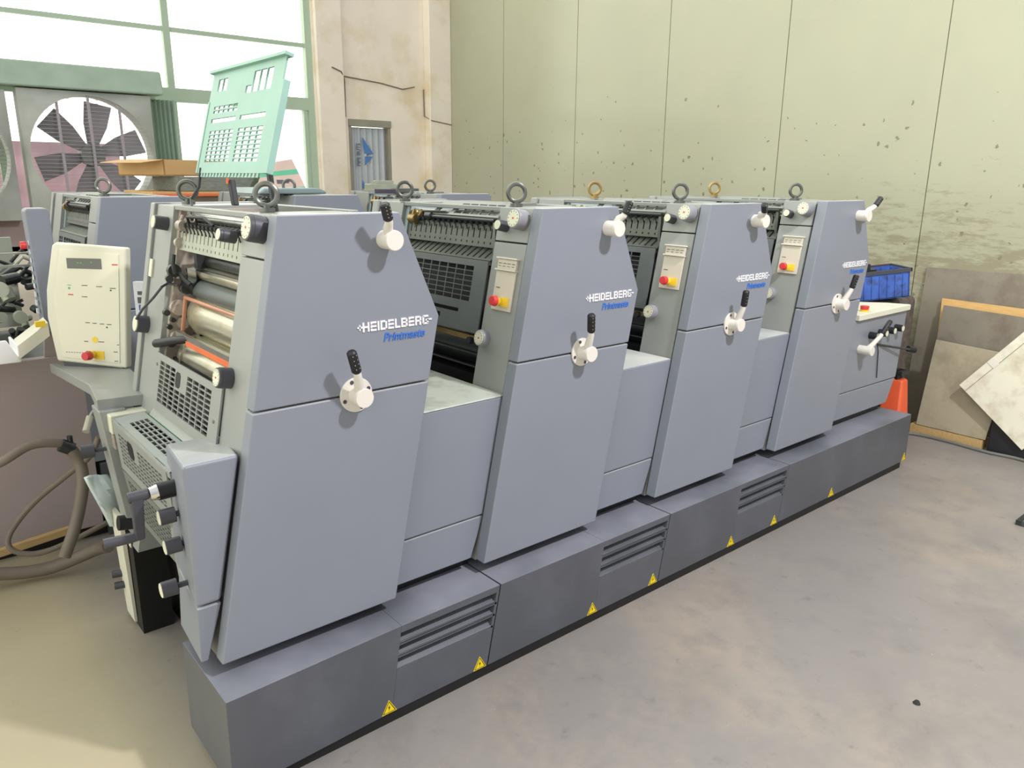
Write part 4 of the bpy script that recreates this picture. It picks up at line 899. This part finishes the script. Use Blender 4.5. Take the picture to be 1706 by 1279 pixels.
# ------------------------------------------------------------------ right end: machine, crate, pallet truck, sheets
M_rust = mat('weathered_steel_sheet', (136, 128, 116), .45, metal=.25, var=.08, scale=3, dirt=(104, 88, 76), dscale=4, damt=.6)
M_rust2 = mat('stained_board', (166, 156, 134), .6, var=.08, scale=3, dirt=(104, 92, 74), dscale=2.6, damt=.6)
M_rag = mat('dark_worn_leather', (96, 86, 80), .8, var=.35, scale=18, bump=.6)
t = thing('covered_machine', 'dark rough covered machine under the blue crate', 'machine', (5.1, .8, 0))
obj('cover', MB().hull8([(4.74, .42, .0), (5.35, .42, .0), (5.45, 1.1, .0), (4.74, 1.1, .0)], [(4.74, .47, .985), (5.30, .40, 1.03), (5.42, 1.1, 1.03), (4.74, 1.1, .985)]), M_rag, t, bevel=.05, seg=3)
t = thing('plastic_crate', 'blue plastic crate with black rim on the covered machine', 'crate', (4.95, .7, 1.04))
cm = MB(frame((4.69, .60, 1.005), (1, -.79, .14), (.79, 1, 0)))
cm.plate([0, .012, .40, .412], [0, .012, .26, .272], lambda i, j: False, .01)
for a, b, c, d in ((0, .412, 0, .012), (0, .412, .26, .272), (0, .012, 0, .272), (.40, .412, 0, .272)): cm.box(a, b, c, d, 0, .19)
for i in range(7): cm.box(.03 + .055 * i, .04 + .055 * i, -.006, 0, .01, .165)
for i in range(4): cm.box(.412, .418, .03 + .06 * i, .04 + .06 * i, .01, .13)
obj('crate_shell', cm, mat('blue_crate_plastic', (70, 106, 190), .4, var=.2, scale=8, dirt=(52, 50, 62), dscale=12, damt=.85), t, smooth=False)
rm = MB(cm.M); rm.box(-.012, .424, -.012, 0, .18, .205).box(-.012, .424, .272, .284, .18, .205).box(-.012, 0, -.012, .284, .18, .205).box(.412, .424, -.012, .284, .18, .205)
obj('crate_rim', rm, M_knob, t, smooth=False)
tag(obj('scrap_part', MB(cm.M).box(.03, .20, .05, .2, .02, .21).box(.04, .16, .06, .18, .21, .25).cyl((.02, .1, .24), (.14, .16, .30), .025, 12), M_dark), 'dark metal part sticking out of the blue crate', 'machine part')
t = thing('pallet_truck', 'orange pallet truck body beside the far plinth end', 'pallet truck', (5.0, .25, 0))
obj('pump_body', MB().hull8([(4.78, .20, .05), (4.98, .20, .05), (4.98, .40, .05), (4.78, .40, .05)], [(4.90, .26, .47), (4.99, .26, .47), (4.99, .36, .47), (4.90, .36, .47)]), mat('orange_truck_paint', (232, 98, 58), .45, var=.06), t, bevel=.02, seg=3)
obj('pump_head', MB().box(4.89, 5.0, .27, .35, .50, .53).cyl((4.92, .31, .44), (4.92, .31, .53), .016, 12).cyl((4.97, .31, .44), (4.97, .31, .53), .016, 12), M_dark, t)
obj('steer_wheel', MB().cyl((4.86, .22, .07), (4.86, .38, .07), .07, 24), M_black, t)
def leaning(name, label, cat, pts, th, m, group=None, bevel=.002):
    """board given by four corner points, thickness th backwards"""
    P = [Vector(p) for p in pts]; n_ = (P[1] - P[0]).cross(P[3] - P[0]).normalized()
    if n_.x > 0: n_ = -n_
    return tag(obj(name, MB().hull8([p - n_ * th for p in P], P), m, bevel=bevel), label, cat, group)
def on_plane(C0, q0, s_, pts): pass
leaning('steel_sheet', 'largest grey steel sheet leaning on the wall at the back', 'metal sheet', [(5.50, .48, 0), (5.50, -1.2, 0), (5.68, -1.2, 1.22), (5.68, .525, 1.20)], .02, M_rust)
leaning('wooden_frame_board', 'yellow plywood board edge showing above the middle sheet', 'plywood', [(5.40, .25, 0), (5.40, -1.1, 0), (5.60, -1.1, .96), (5.60, .35, .985)], .02, mat('plywood_yellow', (204, 164, 104), .6, var=.08, stretch=(1, 2, 10)))
leaning('steel_sheet', 'brown grey metal sheet in front of the yellow plywood', 'metal sheet', [(5.34, .28, 0), (5.34, -1.0, 0), (5.53, -1.0, .90), (5.53, .305, .945)], .012, M_rust)
leaning('stained_board', 'stained beige board with drilled corners leaning lowest in front', 'board', [(5.24, .262, .075), (5.24, -.213, .075), (5.33, -.27, .69), (5.33, .245, .715)], .014, M_rust2)
tag(obj('board_batten', MB().box(5.24, 5.46, -.2, .30, 0, .07), M_wood), 'low wooden batten under the stained board', 'batten')
tag(obj('dark_bin', MB().box(5.215, 5.335, -.75, -.24, .0, .25), M_black, bevel=.01), 'dark box on the floor behind the white board corner', 'box')
t = thing('white_board', 'dirty white board with taped edge standing on one corner', 'board', (5.1, -.5, 0))
Pw = [Vector((5.20, -.004, .443)), Vector((5.18, -.46, .085)), Vector((5.25, -.90, .66)), Vector((5.27, -.43, 1.01))]
n_ = (Pw[1] - Pw[0]).cross(Pw[3] - Pw[0]).normalized(); n_ = -n_ if n_.x > 0 else n_
obj('board_panel', MB().hull8([p - n_ * .025 for p in Pw], Pw), mat('dirty_white_board', (226, 222, 204), .6, var=.04, scale=4, dirt=(168, 146, 112), dscale=5, damt=.55), t)
e = (Pw[3] - Pw[0]).normalized(); dn = (Pw[1] - Pw[0]).normalized(); a0 = Pw[0] + e * .24 + n_ * .002
obj('tape_strip', MB().hull8([a0, a0 + dn * .06, a0 + dn * .06 + e * .05, a0 + e * .05], [p + n_ * .002 for p in (a0, a0 + dn * .06, a0 + dn * .06 + e * .05, a0 + e * .05)]), M_white, t)
a1 = Pw[0] + dn * .055 + n_ * .001
obj('edge_line', MB().hull8([a1, a1 + dn * .003, a1 + dn * .003 + e * .6, a1 + e * .6], [p + n_ * .001 for p in (a1, a1 + dn * .003, a1 + dn * .003 + e * .6, a1 + e * .6)]), M_hose, t)
tag(obj('floor_cable', MB().tube(smooth_path([(5.05, .42, .012), (5.188, .246, .012), (5.207, .007, .012), (5.18, -.244, .012), (5.2, -.47, .012), (5.1, -.8, .012)]), .011, 8), mat('grey_cable', (110, 112, 108), .6)), 'grey cable lying on the floor in front of the leaning boards', 'cable')
t = thing('wire_brush', 'dark bristly brush head on the floor at the right edge', 'brush', (4.1, -.85, 0))
bb = MB().box(4.04, 4.22, -.92, -.83, .0, .03); obj('brush_block', bb, M_knob, t)
g = MB(); [g.box(4.04 + .022 * i, 4.052 + .022 * i, -.83, -.80, .0, .03) for i in range(8)]; obj('bristles', g, M_dark, t)
for i, (x, y, s_) in enumerate(((1.42, -1.33, .009), (2.05, -1.12, .012))):
    tag(obj('dirt_lump', MB().cyl((x, y, 0), (x + .004, y, s_), s_ * 1.2, 7, s_ * .5), M_black), ['small black dirt lump at the bottom edge of the floor', 'dark dirt lump on the open floor right of the other'][i], 'debris')
